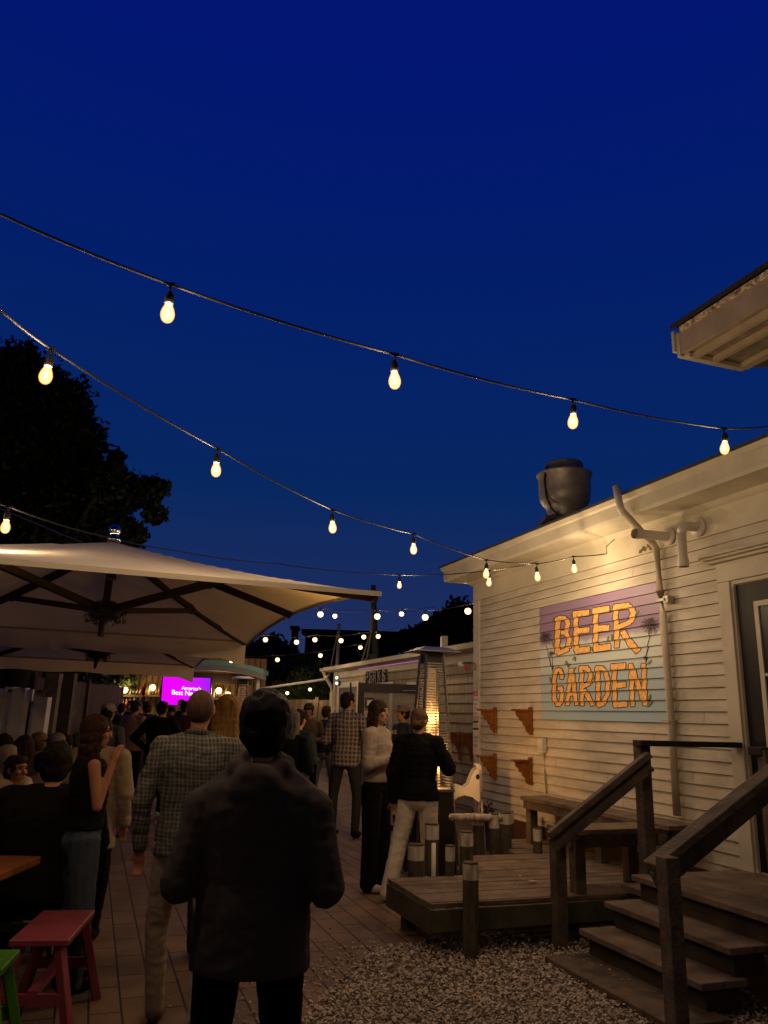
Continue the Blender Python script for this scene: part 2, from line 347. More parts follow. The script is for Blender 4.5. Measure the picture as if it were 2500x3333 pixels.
# cornice: bed mould, sloping soffit, fascia, crown, as a profile swept with a mitred corner
prof_c = [(.026, 3.325), (.05, 3.345), (.075, 3.375), (.29, 3.405), (.305, 3.40), (.315, 3.43), (.318, 3.545), (.34, 3.56), (.352, 3.60), (.352, 3.612), (.30, 3.62), (-.0, 3.64), (-.0, 3.325)]
mb = MB(); nP = len(prof_c)
P1 = [W(-n, n, z) for n, z in prof_c]; P2 = [W(9, n, z) for n, z in prof_c]
mb.add(P1 + P2, [(i, (i + 1) % nP, nP + (i + 1) % nP, nP + i) for i in range(nP)] + [tuple(range(nP, 2 * nP))])
P3 = [W(-n, n, z) for n, z in prof_c]; P4 = [W(-n, -4, z) for n, z in prof_c]
mb.add(P3 + P4, [(i, nP + i, nP + (i + 1) % nP, (i + 1) % nP) for i in range(nP)])
mb.build('cornice', M_trim, bld)
mb = MB(); mb.add([W(-.37, .37, 3.622), W(9, .37, 3.622), W(9, -4, 3.9), W(-.37, -4, 3.9), W(-.37, .37, 3.60), W(9, .37, 3.60), W(9, -4, 3.88), W(-.37, -4, 3.88)], [(0, 1, 2, 3), (7, 6, 5, 4), (0, 4, 5, 1), (1, 5, 6, 2), (2, 6, 7, 3), (3, 7, 4, 0)])
mb.build('roof', M_roof, bld)
# peeled patch on the frieze and dark streaks of dirt (flat flakes)
mb = MB()
for cx, cz, r in ((3.62, 3.15, .035), (3.68, 3.17, .028), (3.72, 3.14, .025), (3.56, 3.135, .02)):
    vs = [W(cx + r * 1.6 * cos(t) * random.uniform(.4, 1.2), .028, cz + r * sin(t) * random.uniform(.4, 1.2)) for t in np.linspace(0, 2 * pi, 11)[:-1]]
    mb.add(vs + [W(cx, .0285, cz)], [(i, (i + 1) % 10, 10) for i in range(10)])
mb.build('peeled_paint', mat('peel', (.16, .11, .07), .9), bld)

# mural painted on the boards -------------------------------------------------
def mural_mat():
    m = bpy.data.materials.new('mural_paint'); m.use_nodes = True; n = m.node_tree; l = n.links; b = n.nodes['Principled BSDF']
    t = n.nodes.new('ShaderNodeTexCoord'); s = n.nodes.new('ShaderNodeSeparateXYZ'); l.new(t.outputs['Object'], s.inputs[0])
    a = n.nodes.new('ShaderNodeTexNoise'); a.inputs['Scale'].default_value = 5; l.new(t.outputs['Object'], a.inputs[0])
    d = n.nodes.new('ShaderNodeMath'); d.operation = 'MULTIPLY_ADD'; d.inputs[1].default_value = .08; l.new(a.outputs['Fac'], d.inputs[0]); l.new(s.outputs[2], d.inputs[2])
    mr = n.nodes.new('ShaderNodeMapRange'); mr.inputs[1].default_value = 1.6; mr.inputs[2].default_value = 2.86; l.new(d.outputs[0], mr.inputs[0])
    r = n.nodes.new('ShaderNodeValToRGB'); l.new(mr.outputs[0], r.inputs[0]); el = r.color_ramp.elements
    el[0].position = 0; el[0].color = (.33, .47, .56, 1); el[1].position = 1; el[1].color = (.30, .21, .36, 1)
    for p_, c_ in ((.36, (.38, .50, .56, 1)), (.46, (.54, .62, .62, 1)), (.63, (.56, .62, .60, 1)), (.665, (.36, .30, .42, 1)), (.72, (.24, .165, .30, 1))):
        k = el.new(p_); k.color = c_
    l.new(r.outputs[0], b.inputs['Base Color']); b.inputs['Roughness'].default_value = .5; return m
mural = mural_mat()
s0m, s1m = 1.70, 3.78
mb = MB(); k = 0
while ZB + EXP * k < 2.815:
    z = ZB + EXP * k; k += 1
    if z < 1.57: continue
    mb.quad(W(s0m, prof(z + .0001) + .0015, z + .0006), W(s1m, prof(z + .0001) + .0015, z + .0006), W(s1m, prof(z + EXP - .001) + .0015, z + EXP - .001), W(s0m, prof(z + EXP - .001) + .0015, z + EXP - .001))
mur = mb.build('mural', mural, bld); tag(mur, 'BEER GARDEN mural on a purple and pale blue ground')
layer = [0.]
def clip(poly, z, keep_above):
    out = []; n = len(poly)
    for i in range(n):
        a = poly[i]; b = poly[(i + 1) % n]; ia = (a[1] >= z) == keep_above; ib = (b[1] >= z) == keep_above
        if ia: out.append(a)
        if ia != ib: t = (z - a[1]) / (b[1] - a[1]); out.append((a[0] + t * (b[0] - a[0]), z))
    return out
def decal(mb, poly, base, m=0):
    """poly in (s,z), convex; laid on the lapped boards"""
    layer[0] += .00001; zs = [p[1] for p in poly]; k = math.floor((min(zs) - ZB) / EXP)
    while ZB + EXP * k < max(zs):
        z0 = ZB + EXP * k + .0005; z1 = z0 + EXP - .0012; k += 1
        q = clip(clip(poly, z0, True), z1, False) if len(poly) > 2 else []
        if len(q) > 2: mb.add([W(s, prof(z) + base + layer[0], z) for s, z in q], [tuple(range(len(q)))], m)
def c2(x, y): return onW(1700 + x / 3.0164, 1900 + y / 3.0164, .012)
def stroke(mb, x0, y0, x1, y1, w_, base, grow=0., m=0, taper=1.):
    dx, dy = x1 - x0, y1 - y0; Ln = math.hypot(dx, dy) or 1; ux, uy = dx / Ln, dy / Ln; r = w_ / 2 + grow; e_ = grow + w_ * .13; r1 = w_ / 2 * taper + grow
    P = [(x0 - ux * e_ * .4 - uy * r, y0 - uy * e_ * .4 + ux * r), (x0 - ux * e_ - uy * r * .6, y0 - uy * e_ + ux * r * .6), (x0 - ux * e_ + uy * r * .6, y0 - uy * e_ - ux * r * .6), (x0 - ux * e_ * .4 + uy * r, y0 - uy * e_ * .4 - ux * r),
         (x1 + ux * e_ * .4 + uy * r1, y1 + uy * e_ * .4 - ux * r1), (x1 + ux * e_ + uy * r1 * .6, y1 + uy * e_ - ux * r1 * .6), (x1 + ux * e_ - uy * r1 * .6, y1 + uy * e_ + ux * r1 * .6), (x1 + ux * e_ * .4 - uy * r1, y1 + uy * e_ * .4 + ux * r1)]
    decal(mb, [c2(*p) for p in P], base, m)
LET = [  # B E E R
 [(350, 335, 343, 680, 48), (358, 338, 425, 340, 46), (430, 345, 452, 400, 42), (452, 400, 430, 470, 42), (385, 480, 440, 475, 40), (430, 480, 462, 545, 42), (462, 545, 455, 625, 44), (450, 640, 352, 685, 46)],
 [(525, 305, 533, 660, 46), (505, 300, 655, 282, 58), (520, 470, 655, 452, 54), (530, 662, 660, 642, 58)],
 [(720, 270, 722, 640, 46), (700, 272, 852, 245, 62), (720, 445, 850, 432, 58), (712, 640, 862, 618, 62)],
 [(915, 240, 932, 622, 46), (905, 235, 1050, 215, 60), (1055, 222, 1098, 290, 50), (1098, 290, 1062, 372, 50), (1058, 378, 945, 425, 48), (985, 470, 1055, 575, 54), (1055, 575, 1135, 662, 62)],
 # G A R D E N
 [(388, 930, 388, 865, 36), (385, 855, 350, 838, 36), (345, 842, 320, 900, 36), (318, 900, 314, 1120, 36), (316, 1125, 352, 1192, 40), (355, 1192, 388, 1150, 36), (390, 1150, 388, 1030, 36), (392, 1022, 355, 1028, 36)],
 [(482, 838, 442, 1190, 36), (486, 838, 533, 1188, 36), (462, 1082, 516, 1082, 34)],
 [(582, 830, 588, 1192, 38), (565, 828, 645, 830, 42), (648, 835, 674, 900, 38), (674, 905, 660, 970, 38), (655, 978, 595, 1012, 40), (612, 1045, 695, 1190, 42)],
 [(742, 850, 750, 1185, 42), (725, 826, 795, 832, 42), (800, 838, 840, 930, 40), (842, 930, 840, 1080, 40), (838, 1085, 800, 1165, 42), (796, 1172, 745, 1195, 46)],
 [(905, 825, 910, 1188, 42), (880, 818, 1010, 808, 60), (912, 1005, 1012, 988, 54), (905, 1188, 1025, 1180, 56)],
 [(1068, 790, 1085, 1200, 40), (1074, 815, 1208, 1180, 46), (1195, 790, 1206, 1190, 42)]]
d1 = MB(); d2 = MB(); d3 = MB()
for Lt in LET:
    layer[0] = 0
    for st in Lt: stroke(d1, *st, .0022, grow=8.5)
layer[0] = 0
for Lt in LET:
    for st in Lt: stroke(d2, *st, .0030)
layer[0] = 0
for Lt in LET:
    for (x0, y0, x1, y1, w_) in Lt:
        Ln = math.hypot(x1 - x0, y1 - y0); ux, uy = (x1 - x0) / Ln, (y1 - y0) / Ln; n_ = max(1, int(Ln / 42))
        for i in range(n_):
            t = (i + .35 + .4 * random.random()) / n_; cx, cy = x0 + ux * Ln * t, y0 + uy * Ln * t; sd = random.choice((-1, 1)); q = random.uniform(.25, .45) * w_
            ax, ay = cx - uy * sd * w_ * .5, cy + ux * sd * w_ * .5; bx, by = cx - uy * sd * (w_ * .5 - q) + ux * random.uniform(-5, 5), cy + ux * sd * (w_ * .5 - q) + uy * random.uniform(-5, 5)
            stroke(d3, ax, ay, bx, by, 4.5, .0044, taper=.3)
dT = d3; d3 = MB()
# palms
for trunks, heads in ((((1215, 770, 1235, 620, 1262, 430, 8),), ((1262, 395, 92), (1212, 725, 26))), (((300, 850, 262, 720, 240, 610, 6), (302, 860, 300, 780, 290, 700, 5)), ((235, 520, 62), (290, 680, 30)))):
    d3 = MB(); layer[0] = 0
    for (bx, by, mx_, my, tx, ty, wv) in trunks: stroke(d3, bx, by, mx_, my, wv + 3, .0046); stroke(d3, mx_, my, tx, ty, wv, .0046)
    for (cx, cy, R) in heads:
        for i in range(15):
            a = 2 * pi * i / 15 + .2 + random.uniform(-.1, .1); Rr = R * random.uniform(.8, 1.15); ex, ey = cx + Rr * cos(a), cy + Rr * sin(a) * .95 + Rr * .18
            hx_, hy2 = (cx + ex) / 2, (cy + ey) / 2 - R * .12
            stroke(d3, cx, cy, hx_, hy2, R * .07, .0048, taper=.9); stroke(d3, hx_, hy2, ex, ey, R * .06, .0048, taper=.15)
            for q in range(5):
                t = .35 + .14 * q; fx, fy = cx + (ex - cx) * t, cy + (ey - cy) * t - R * .08 * (1 - t)
                for sg in (-1, 1): stroke(d3, fx, fy, fx + R * .17 * cos(a + .8 * sg), fy + R * .17 * sin(a + .8 * sg) + 4, R * .05, .005, taper=.3)
    d3.build('palm_motif', mat('mural_line', (.045, .022, .028), .6), mur)
d3 = MB(); d4 = MB()
for (x, y, a, ln) in ((310, 350, 100, 44), (310, 600, 70, 60), (480, 305, 60, 44), (1135, 285, -55, 66), (1122, 300, -75, 50), (848, 540, 95, 60), (885, 525, 80, 70), (690, 640, 70, 56), (505, 735, 110, 44), (522, 740, 80, 56), (445, 790, 70, 80), (520, 835, -60, 52), (280, 940, 80, 66), (705, 920, 80, 60), (1255, 770, -50, 66), (1255, 1120, -70, 80), (1262, 1170, -45, 72), (1240, 1195, -20, 56), (290, 1080, 75, 50), (460, 800, -50, 46)):
    a = radians(a); ux, uy = cos(a), sin(a); h = ln / 2; wd = ln * .2
    P = [(x - ux * h, y - uy * h), (x - ux * h * .3 + uy * wd, y - uy * h * .3 - ux * wd), (x + ux * h * .3 + uy * wd * .8, y + uy * h * .3 - ux * wd * .8), (x + ux * h, y + uy * h), (x + ux * h * .3 - uy * wd * .8, y + uy * h * .3 + ux * wd * .8), (x - ux * h * .3 - uy * wd, y - uy * h * .3 + ux * wd)]
    decal(d3, [c2(*p) for p in P], .0024); Q = [(x + (p[0] - x) * .78, y + (p[1] - y) * .72) for p in P]; decal(d4, [c2(*p) for p in Q], .0052)
d1.build('lettering_outline', mat('mural_dark', (.045, .02, .02), .6), mur)
d2.v, d2.f, d2.mi = list(d2.v), list(d2.f), list(d2.mi); d2.add(dT.v, dT.f, 1)
ML_ = mat('mural_line', (.045, .022, .028), .6)
d2.build('lettering', [mat('mural_orange', (1.0, .56, .17), .5, nz=.22, nscale=14), ML_], mur)
d3.build('leaf_outline', ML_, mur)
d4.build('leaf_motif', mat('mural_green', (.22, .30, .12), .6), mur)

# pipes, vents on the wall ------------------------------------------------------
mb = MB()
def Wn(px, py, n): s, z = onW(px, py, n); return W(s, n, z)
mb.tube([Wn(2005, 1583, .42), Wn(2020, 1655, .42), Wn(2028, 1668, .42)], .034, 12); mb.build('downspout_outlet', M_pvc, bld, True)
mb = MB(); mb.tube([Wn(2024, 1662, .42), Wn(2085, 1728, .25), Wn(2128, 1772, .09), Wn(2137, 1790, .06), Wn(2149, 1930, .06)], .033, 12)
mb.tube([Wn(2149, 1925, .06), Wn(2158, 2000, .06), Wn(2185, 2350, .06), Wn(2204, 2655, .06)], [.04, .033, .033, .033], 12)
mb.build('downspout', mat('spout_paint', (.52, .46, .37), .5, nz=.15, nscale=4), bld, True)
mb = MB()
for (x, y) in ((2172, 1955), (2190, 2350)): s, z = onW(x, y, .02); mb.wbox(s - .05, s + .05, .016, .10, z - .012, z + .012)
mb.wbox(*(lambda q: (q[0] + .0, q[0] + .06))(onW(2176, 1955, .03)), .02, .09, 2.60, 2.66)
mb.build('downspout_strap', M_galv, bld)
sA, zA = 3.97, 3.195
mb = MB(); mb.tube([W(sA, .028, zA), W(sA, .055, zA)], [.085, .08], 20); mb.tube([W(sA, .05, zA), W(sA, .40, zA - .01)], .042, 16, caps=False); mb.tube([W(sA, .36, zA - .01), W(sA, .41, zA - .01)], .047, 16, caps=False)
mb.tube([W(sA, .388, zA - .01), W(sA, .39, zA - .01)], .040, 16, m=1)
mb.build('vent_pipe', [M_pvc, mat('dark_mesh', (.10, .09, .075), .8)], bld, True)
sB, zB = 4.34, 3.20
mb = MB(); mb.tube([W(sB, .028, zB), W(sB, .055, zB)], [.09, .085], 20)
mb.tube([W(sB, .05, zB)] + [W(sB, .14 + .08 * sin(t), zB - .08 * (1 - cos(t))) for t in np.linspace(0, pi / 2, 6)] + [W(sB, .22, zB - .30)], .040, 16, caps=False)
mb.tube([W(sB, .22, zB - .30), W(sB, .22, zB - .36)], .046, 16, caps=False); mb.build('vent_pipe', M_pvc, bld, True)
# electric outlet box with its conduit
mb = MB(); mb.wbox(1.70, 1.80, .018, .075, 1.22, 1.37); mb.wbox(1.72, 1.78, .075, .082, 1.25, 1.34); mb.build('outlet_box', M_plast, bld, bevel=.006)
mb = MB(); mb.tube([W(1.76, .03, 1.22), W(1.765, .028, 1.0), W(1.79, .03, .8)], .009, 8); mb.build('conduit', mat('conduit_paint', (.45, .38, .28), .6), bld, True)
# door in its trim
mb = MB(); mb.wbox(4.50, 4.63, .0, .034, .50, 2.69); mb.build('door_trim', M_trim, bld, bevel=.002)
mb = MB(); mb.wbox(4.50, 5.70, .0, .036, 2.692, 2.85); mb.build('door_header', M_trim, bld, bevel=.002)
mb = MB(); mb.wbox(4.44, 5.76, .0, .07, 2.852, 2.878); mb.wbox(4.41, 5.79, .0, .10, 2.879, 2.90); mb.wbox(4.39, 5.81, .0, .12, 2.901, 2.925); mb.build('door_cap', M_trim, bld, bevel=.004)
mb = MB(); mb.wbox(5.57, 5.70, .0, .034, .50, 2.69); mb.build('door_trim', M_trim, bld, bevel=.002)
mb = MB(); mb.wbox(4.632, 4.66, -.12, .018, .52, 2.69); mb.wbox(4.66, 5.57, -.12, .018, 2.66, 2.69); mb.build('door_jamb', M_trim, bld)
mb = MB(); mb.wbox(4.632, 4.66, .0185, .0205, .55, 2.64); mb.build('weather_strip', mat('strip', (.35, .3, .24), .6), bld)
dr = MB().wbox(4.662, 5.568, -.10, -.001, .53, 2.655).build('door', mat('door_paint', (.008, .008, .009), .5, nz=.2, nscale=5), bld)
mb = MB(); mb.wbox(4.84, 4.88, -.0005, .014, 1.25, 2.50); mb.wbox(4.88, 5.4, -.0005, .014, 2.46, 2.50); mb.wbox(4.88, 5.4, -.0005, .014, 1.25, 1.29); mb.wbox(4.88, 5.4, .0, .010, 1.93, 1.95); mb.build('window_frame', M_trim, dr)
MB().wbox(4.885, 5.395, .0002, .002, 1.295, 2.455).build('pane', mat('dark_glass', (.008, .010, .012), .35, spec=.4), dr)
# upper storey eave, top right of the picture
mb = MB()
def extr(P, s0, s1, m=0):
    n = len(P); mb.add([W(s0, a, b) for a, b in P] + [W(s1, a, b) for a, b in P], [tuple(range(n))[::-1], tuple(range(n, 2 * n))] + [(i, (i + 1) % n, n + (i + 1) % n, n + i) for i in range(n)], m)
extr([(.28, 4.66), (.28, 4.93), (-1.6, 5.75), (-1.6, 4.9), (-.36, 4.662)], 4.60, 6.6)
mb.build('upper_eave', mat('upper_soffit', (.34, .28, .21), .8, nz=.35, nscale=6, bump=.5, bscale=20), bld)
mb = MB(); mb.wbox(4.60, 6.6, .281, .31, 4.66, 4.86); mb.build('fascia_board', mat('fascia_paint', (.45, .37, .29), .6, nz=.2, nscale=4), bld)
mb = MB(); mb.wbox(4.62, 6.6, .281, .330, 4.862, 4.905); mb.build('drip_edge', mat('peeling_metal', (.92, .82, .62), .45, col2=(.22, .15, .09), nscale=22, bump=.4, bscale=30), bld)
mb = MB(); mb.add([W(4.54, .36, 4.91), W(6.6, .36, 4.91), W(6.6, -1.6, 5.80), W(4.54, -1.6, 5.80), W(4.54, .36, 4.95), W(6.6, .36, 4.95), W(6.6, -1.6, 5.85), W(4.54, -1.6, 5.85)], [(3, 2, 1, 0), (4, 5, 6, 7), (0, 1, 5, 4), (1, 2, 6, 5), (2, 3, 7, 6), (3, 0, 4, 7)]); mb.build('upper_roof', M_roof, bld)
mb = MB(); mb.wbox(4.555, 4.597, -.30, .315, 4.64, 4.87); mb.wbox(4.52, 4.553, .02, .335, 4.70, 4.90); mb.wbox(4.60, 4.66, -.35, .28, 4.615, 4.658); mb.build('end_trim', M_trim, bld, bevel=.004)
mb = MB(); mb.wbox(4.66, 6.6, .20, .24, 4.60, 4.659); mb.wbox(4.66, 6.6, -.02, .03, 4.61, 4.659); mb.wbox(4.66, 6.6, -.36, -.28, 4.615, 4.68); mb.build('soffit_batten', mat('batten', (.50, .42, .31), .7, nz=.2, nscale=5), bld)
MB().wbox(5.2, 6.6, -3.0, -.38, 3.7, 5.0).build('upper_wall', M_siding, bld)
MB().wbox(5.19, 5.27, -.06, .0, 4.15, 4.26).build('vent_cap', M_trim, bld, bevel=.01)

# corner signs on the corner board
t = thing('warning_sign', 'narrow white sign with pink header on the corner board, above the green one', 'sign', W(.05, .03, 1.5))
MB().wbox(.004, .104, .031, .036, 1.60, 1.93).build('sign_board', mat('sign_white', (.80, .78, .74), .5), t, origin=t.location) if 0 else None
def sign(t, s0, s1, z0, z1, bands, words):
    MB().wbox(s0, s1, .031, .036, z0, z1).build('sign_board', mat('sign_white', (.80, .78, .74), .5), t)
    for (a, b, mm) in bands: MB().wbox(s0 + .0005, s1 - .0005, .0362, .0368, a, b).build('colour_band', mm, t)
    for (txt, zc, hh, mm) in words:
        cu = bpy.data.curves.new('sign_text', 'FONT'); cu.body = txt; cu.size = hh * 1.35; cu.align_x = 'CENTER'; cu.align_y = 'CENTER'; cu.materials.append(mm)
        me = bpy.data.objects.new('tmp', cu); COL.objects.link(me); bpy.context.view_layer.update()
        mesh = bpy.data.meshes.new_from_object(me.evaluated_get(bpy.context.evaluated_depsgraph_get())); COL.objects.unlink(me); bpy.data.objects.remove(me)
        wd = max(v.co.x for v in mesh.vertices) - min(v.co.x for v in mesh.vertices); f = min(1., (s1 - s0) * .88 / wd)
        o = bpy.data.objects.new('lettering', mesh); COL.objects.link(o)
        Mx = Matrix(((Sv.x * f, 0, Nv.x, 0), (Sv.y * f, 0, Nv.y, 0), (0, 1, 0, 0), (0, 0, 0, 1)))
        p = W((s0 + s1) / 2, .0372, zc); 
        for v in mesh.vertices: v.co = Mx @ v.co + p
        o.parent = t; o.matrix_parent_inverse = parent_world(t).inverted()
M_ink = mat('ink', (.06, .06, .06), .6); M_pink = mat('sign_pink', (.60, .17, .20), .5); M_green = mat('sign_green', (.02, .075, .06), .5); M_wht = mat('white_ink', (.6, .6, .58), .5)
def zc(py): return onW(1555, py, .035)[1]
sign(t, .050, .198, zc(2330), zc(2247), [(zc(2266), zc(2248), M_pink)], [('NO', zc(2257), .03, M_wht), ('ALCOHOL', zc(2277), .03, M_ink), ('PAST', zc(2292), .028, M_ink), ('THIS', zc(2306), .028, M_ink), ('POINT', zc(2322), .024, M_ink)])
t = thing('notice_sign', 'white sign with dark green header on the corner board, lower of the two', 'sign', W(.05, .03, 1.0))
sign(t, .042, .203, zc(2456), zc(2345), [(zc(2353), zc(2346), M_green), (zc(2376), zc(2369), M_green)], [('PETS', zc(2361), .034, M_green), ('PLEASE', zc(2400), .03, M_ink), ('CHILD', zc(2412), .026, M_ink), ('PARK', zc(2428), .034, M_ink)])
# orange shelf brackets
def bracket(s, z0, z1, label, n0=.018, grp='orange scroll brackets on the walls'):
    t = thing('shelf_bracket', label, 'bracket', W(s, n0, z0), 0, grp)
    MB().wbox(s - .022, s + .022, n0, n0 + .034, z0, z1 + .035).build('back_plate', M_orange, t)
    MB().wbox(s - .032, s + .032, n0 + .035, n0 + .25, z1 - .012, z1 + .010).build('top_plate', M_orange, t)
    h = z1 - z0 - .013; prof_ = [(0, .02), (.0, h), (.175, h), (.172, h - .035), (.155, h - .06), (.135, h - .068), (.13, h - .10), (.09, h - .115), (.078, h - .155), (.052, h - .17), (.045, h - .215), (.022, h - .235)]
    m_ = MB(); P = [W(s - .012, n0 + .0345 + a, z0 + b) for a, b in prof_]; m_.prism(P, (0, 0, 0), Sv * .024); m_.build('scroll_web', M_orange, t)
bracket(.65, 1.40, 1.67, 'orange bracket on clapboards, upper one next to the corner signs')
bracket(1.50, 1.40, 1.67, 'orange bracket on clapboards, upper one nearer the mural')
bracket(.63, .86, 1.12, 'orange bracket on clapboards, lower one beside the high chair')
bracket(1.47, .86, 1.12, 'orange bracket on clapboards, lower one above the end of the bench')
_s1, _z1 = onW(1534, 2392, -.87); _s2 = onW(1496, 2392, -.87)[0]
bracket(_s1, _z1 - .40, _z1, 'orange bracket on shingled wall, first left of the corner', n0=-.89)
bracket(_s2, _z1 - .40, _z1, 'orange bracket on shingled wall, second left of the corner', n0=-.89)
# small security lamp on a hook at the corner
t = thing('security_lamp', 'small twin-head security lamp on the corner board', 'lamp', W(-.1, .03, 2.35))
_z = onW(1540, 2160, .03)[1]
MB().tube([W(.12, .03, _z - .08), W(.12, .045, _z - .09), W(.12, .05, _z), W(-.05, .08, _z + .02), W(-.16, .10, _z + .01)], .007, 6).build('lamp_arm', M_black, t)
MB().ell(W(-.20, .10, _z + .0), (.045, .045, .04)).build('lamp_head', mat('clear_dome', (.6, .6, .62), .15, spec=.8), t, True)
MB().ell(W(-.05, .09, _z - .05), (.028, .028, .032)).build('red_lens', mat('red_lens', (.5, .03, .03), .3), t, True)

# exhaust fan on the roof
t = thing('exhaust_fan', 'round galvanised exhaust fan on a dark curb on the roof', 'exhaust fan', (2.32, 9.5, 3.7))
fc = Vector((2.32, 9.5, 0))
mb = MB(); mb.box(2.07, 2.57, 9.25, 9.75, 3.62, 3.98); mb.build('curb', mat('curb_metal', (.05, .045, .04), .7, nz=.3), t)
MB().box(2.0, 2.64, 9.18, 9.82, 3.985, 4.02).build('base_plate', mat('curb_metal2', (.13, .12, .11), .6, nz=.3), t, bevel=.004)
MB().lathe(fc, [(.22, 4.02), (.225, 4.12), (.24, 4.19), (.262, 4.22), (.29, 4.245), (.318, 4.30), (.328, 4.38), (.332, 4.60), (.352, 4.625), (.357, 4.645), (.345, 4.65)], 40).build('bowl', M_galv, t, True)
MB().lathe(fc, [(.31, 4.652), (.30, 4.68), (.24, 4.70), (.245, 4.78), (.23, 4.80), (.15, 4.825), (.0, 4.83)], 36).build('motor_cap', mat('galv_dark', (.34, .33, .31), .55, metal=.4, nz=.3), t, True)
MB().tube([fc + Vector((-.235, -.10, 4.72)), fc + Vector((-.27, -.17, 4.66)), fc + Vector((-.30, -.20, 4.50)), fc + Vector((-.28, -.19, 4.3)), fc + Vector((-.22, -.22, 4.12)), fc + Vector((-.12, -.28, 4.0)), fc + Vector((-.05, -.3, 3.85))], .013, 8).build('power_cable', M_black, t, True)

# ================================================================== LOW SHINGLED BUILDING (n=-.91)
LN = -.91
low = thing('shingled_shed', 'low shingled building with gutter and open black door beyond the corner', 'building', W(-5, -2.5, 0))
mb = MB(); lap(mb, -9.45, -.2, .2, 2.45, n0=LN, exp=.155, zb=.1, th=.02); mb.build('shingle_wall', [M_shingle, MATS['lap_grime_shade']], low)
mb = MB()
for r_ in range(15):
    z = .1 + .155 * r_; s = -9.4 + random.random() * .1
    while s < -.3:
        s += random.uniform(.10, .24)
        if z > .2: mb.quad(W(s, LN + .0236, z + .003), W(s + .006, LN + .0236, z + .003), W(s + .006, LN + .006, z + .150), W(s, LN + .006, z + .150))
mb.build('shingle_gap', mat('gap', (.10, .08, .05), .9), low)
MB().wbox(-9.6, -.02, LN - 3.5, LN - .003, 0, 2.66).build('wall_core', M_shingle, low)
MB().wbox(-9.6, -9.45, LN, LN + .03, .0, 2.45).build('corner_board', M_trim, low)
MB().wbox(-9.6, -.02, LN, LN + .03, 2.452, 2.60).build('frieze_board', M_trim, low)
mb = MB(); mb.wbox(-10.0, -.02, LN + .0, LN + .16, 2.602, 2.625); mb.build('soffit', M_trim, low)
mb = MB(); extr([(LN + .161, 2.60), (LN + .25, 2.625), (LN + .27, 2.70), (LN + .161, 2.705)], -10.1, -.1); mb.build('gutter', M_trim, low)
mb = MB(); mb.wbox(-7.6, -3.9, LN + .033, LN + .045, 2.575, 2.590); mb.build('led_strip', emis('led_pink', (.80, .30, .65), .32), low)
mb = MB(); extr([(LN + .18, 2.71), (LN + .18, 2.73), (LN - 2.6, 3.25), (LN - 2.6, 3.2)], -10.1, -.1); mb.build('roof', M_roof, low)
mb = MB(); mb.tube([W(-9.95, LN + .2, 2.62), W(-9.9, LN + .16, 2.5), W(-9.62, LN + .07, 2.25), W(-9.58, LN + .07, 2.1), W(-9.56, LN + .07, .1)], .045, 8); mb.build('downspout', M_trim, low, True)
# window, left of the door
wf = MB(); wf.wbox(-9.2, -7.5, LN + .024, LN + .045, 2.2, 2.32); wf.wbox(-9.2, -9.05, LN + .024, LN + .044, .9, 2.2); wf.wbox(-7.65, -7.5, LN + .024, LN + .044, .9, 2.2)
wf = wf.build('window', M_trim, low); MB().wbox(-9.05, -7.65, LN + .026, LN + .03, .9, 2.2).build('pane', MATS['dark_glass'], wf)
MB().wbox(-8.5, -7.95, LN + .031, LN + .034, 1.2, 1.95).build('poster', mat('poster', (.55, .56, .58), .5, nz=.5, nscale=9), wf)
# doorway frame
mb = MB(); mb.wbox(-7.2, -5.35, LN + .024, LN + .048, 2.13, 2.24); mb.wbox(-5.5, -5.35, LN + .024, LN + .047, .1, 2.13); mb.build('doorway_trim', mat('pale_trim', (.60, .56, .56), .6), low)
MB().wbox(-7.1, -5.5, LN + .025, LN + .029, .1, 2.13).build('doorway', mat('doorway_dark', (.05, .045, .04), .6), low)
for i, s in enumerate((-4.5, -3.95)): pass
MB().wbox(-4.6, -4.15, LN + .024, LN + .05, 2.0, 2.2).build('light_box', mat('pale_trim', (.6, .56, .56), .6), low)
# open door leaf, facing the camera
dA = atY(1390, 2235, 14.6); dB = atY(1166, 2227, 14.5)
dl = thing('open_door', 'black framed glass door leaf standing open beside the shingled wall', 'door', (dA.x, dA.y, 0))
def vbox(mb, a, b, u0, u1, z0, z1, t0, t1, m=0):
    a = Vector((a.x, a.y, 0)); b = Vector((b.x, b.y, 0)); d = (b - a); L_ = d.length; d.normalize(); nn = Vector((d.y, -d.x, 0))
    if nn.y > 0: nn = -nn
    P = lambda u, t, z: a + d * u + nn * t + Vector((0, 0, z))
    return mb.hexa([P(u0, t0, z0), P(u1, t0, z0), P(u1, t1, z0), P(u0, t1, z0), P(u0, t0, z1), P(u1, t0, z1), P(u1, t1, z1), P(u0, t1, z1)], m)
Ld = (dB - dA).length
mb = MB(); vbox(mb, dA, dB, 0, Ld, 1.98, 2.14, 0, .05); vbox(mb, dA, dB, 0, .16, .05, 1.98, 0, .05); vbox(mb, dA, dB, Ld - .12, Ld, .05, 1.98, 0, .05); vbox(mb, dA, dB, .16, Ld - .12, .05, .35, 0, .05)
mb.build('door_frame', mat('door_black', (.02, .018, .022), .45), dl)
mb = MB(); vbox(mb, dA, dB, .16, Ld - .12, .35, 1.98, .02, .028); 
mgl = bpy.data.materials.new('door_glass'); mgl.use_nodes = True; gn = mgl.node_tree; gb = gn.nodes['Principled BSDF']; gb.inputs['Base Color'].default_value = (.35, .33, .26, 1); gb.inputs['Roughness'].default_value = .05; gb.inputs['Alpha'].default_value = .35
mb.build('pane', mgl, dl)
mb = MB(); vbox(mb, dA, dB, Ld - .30, Ld - .14, 1.70, 1.88, .051, .055); mb.build('notice', mat('black_notice', (.03, .03, .03), .5), dl)
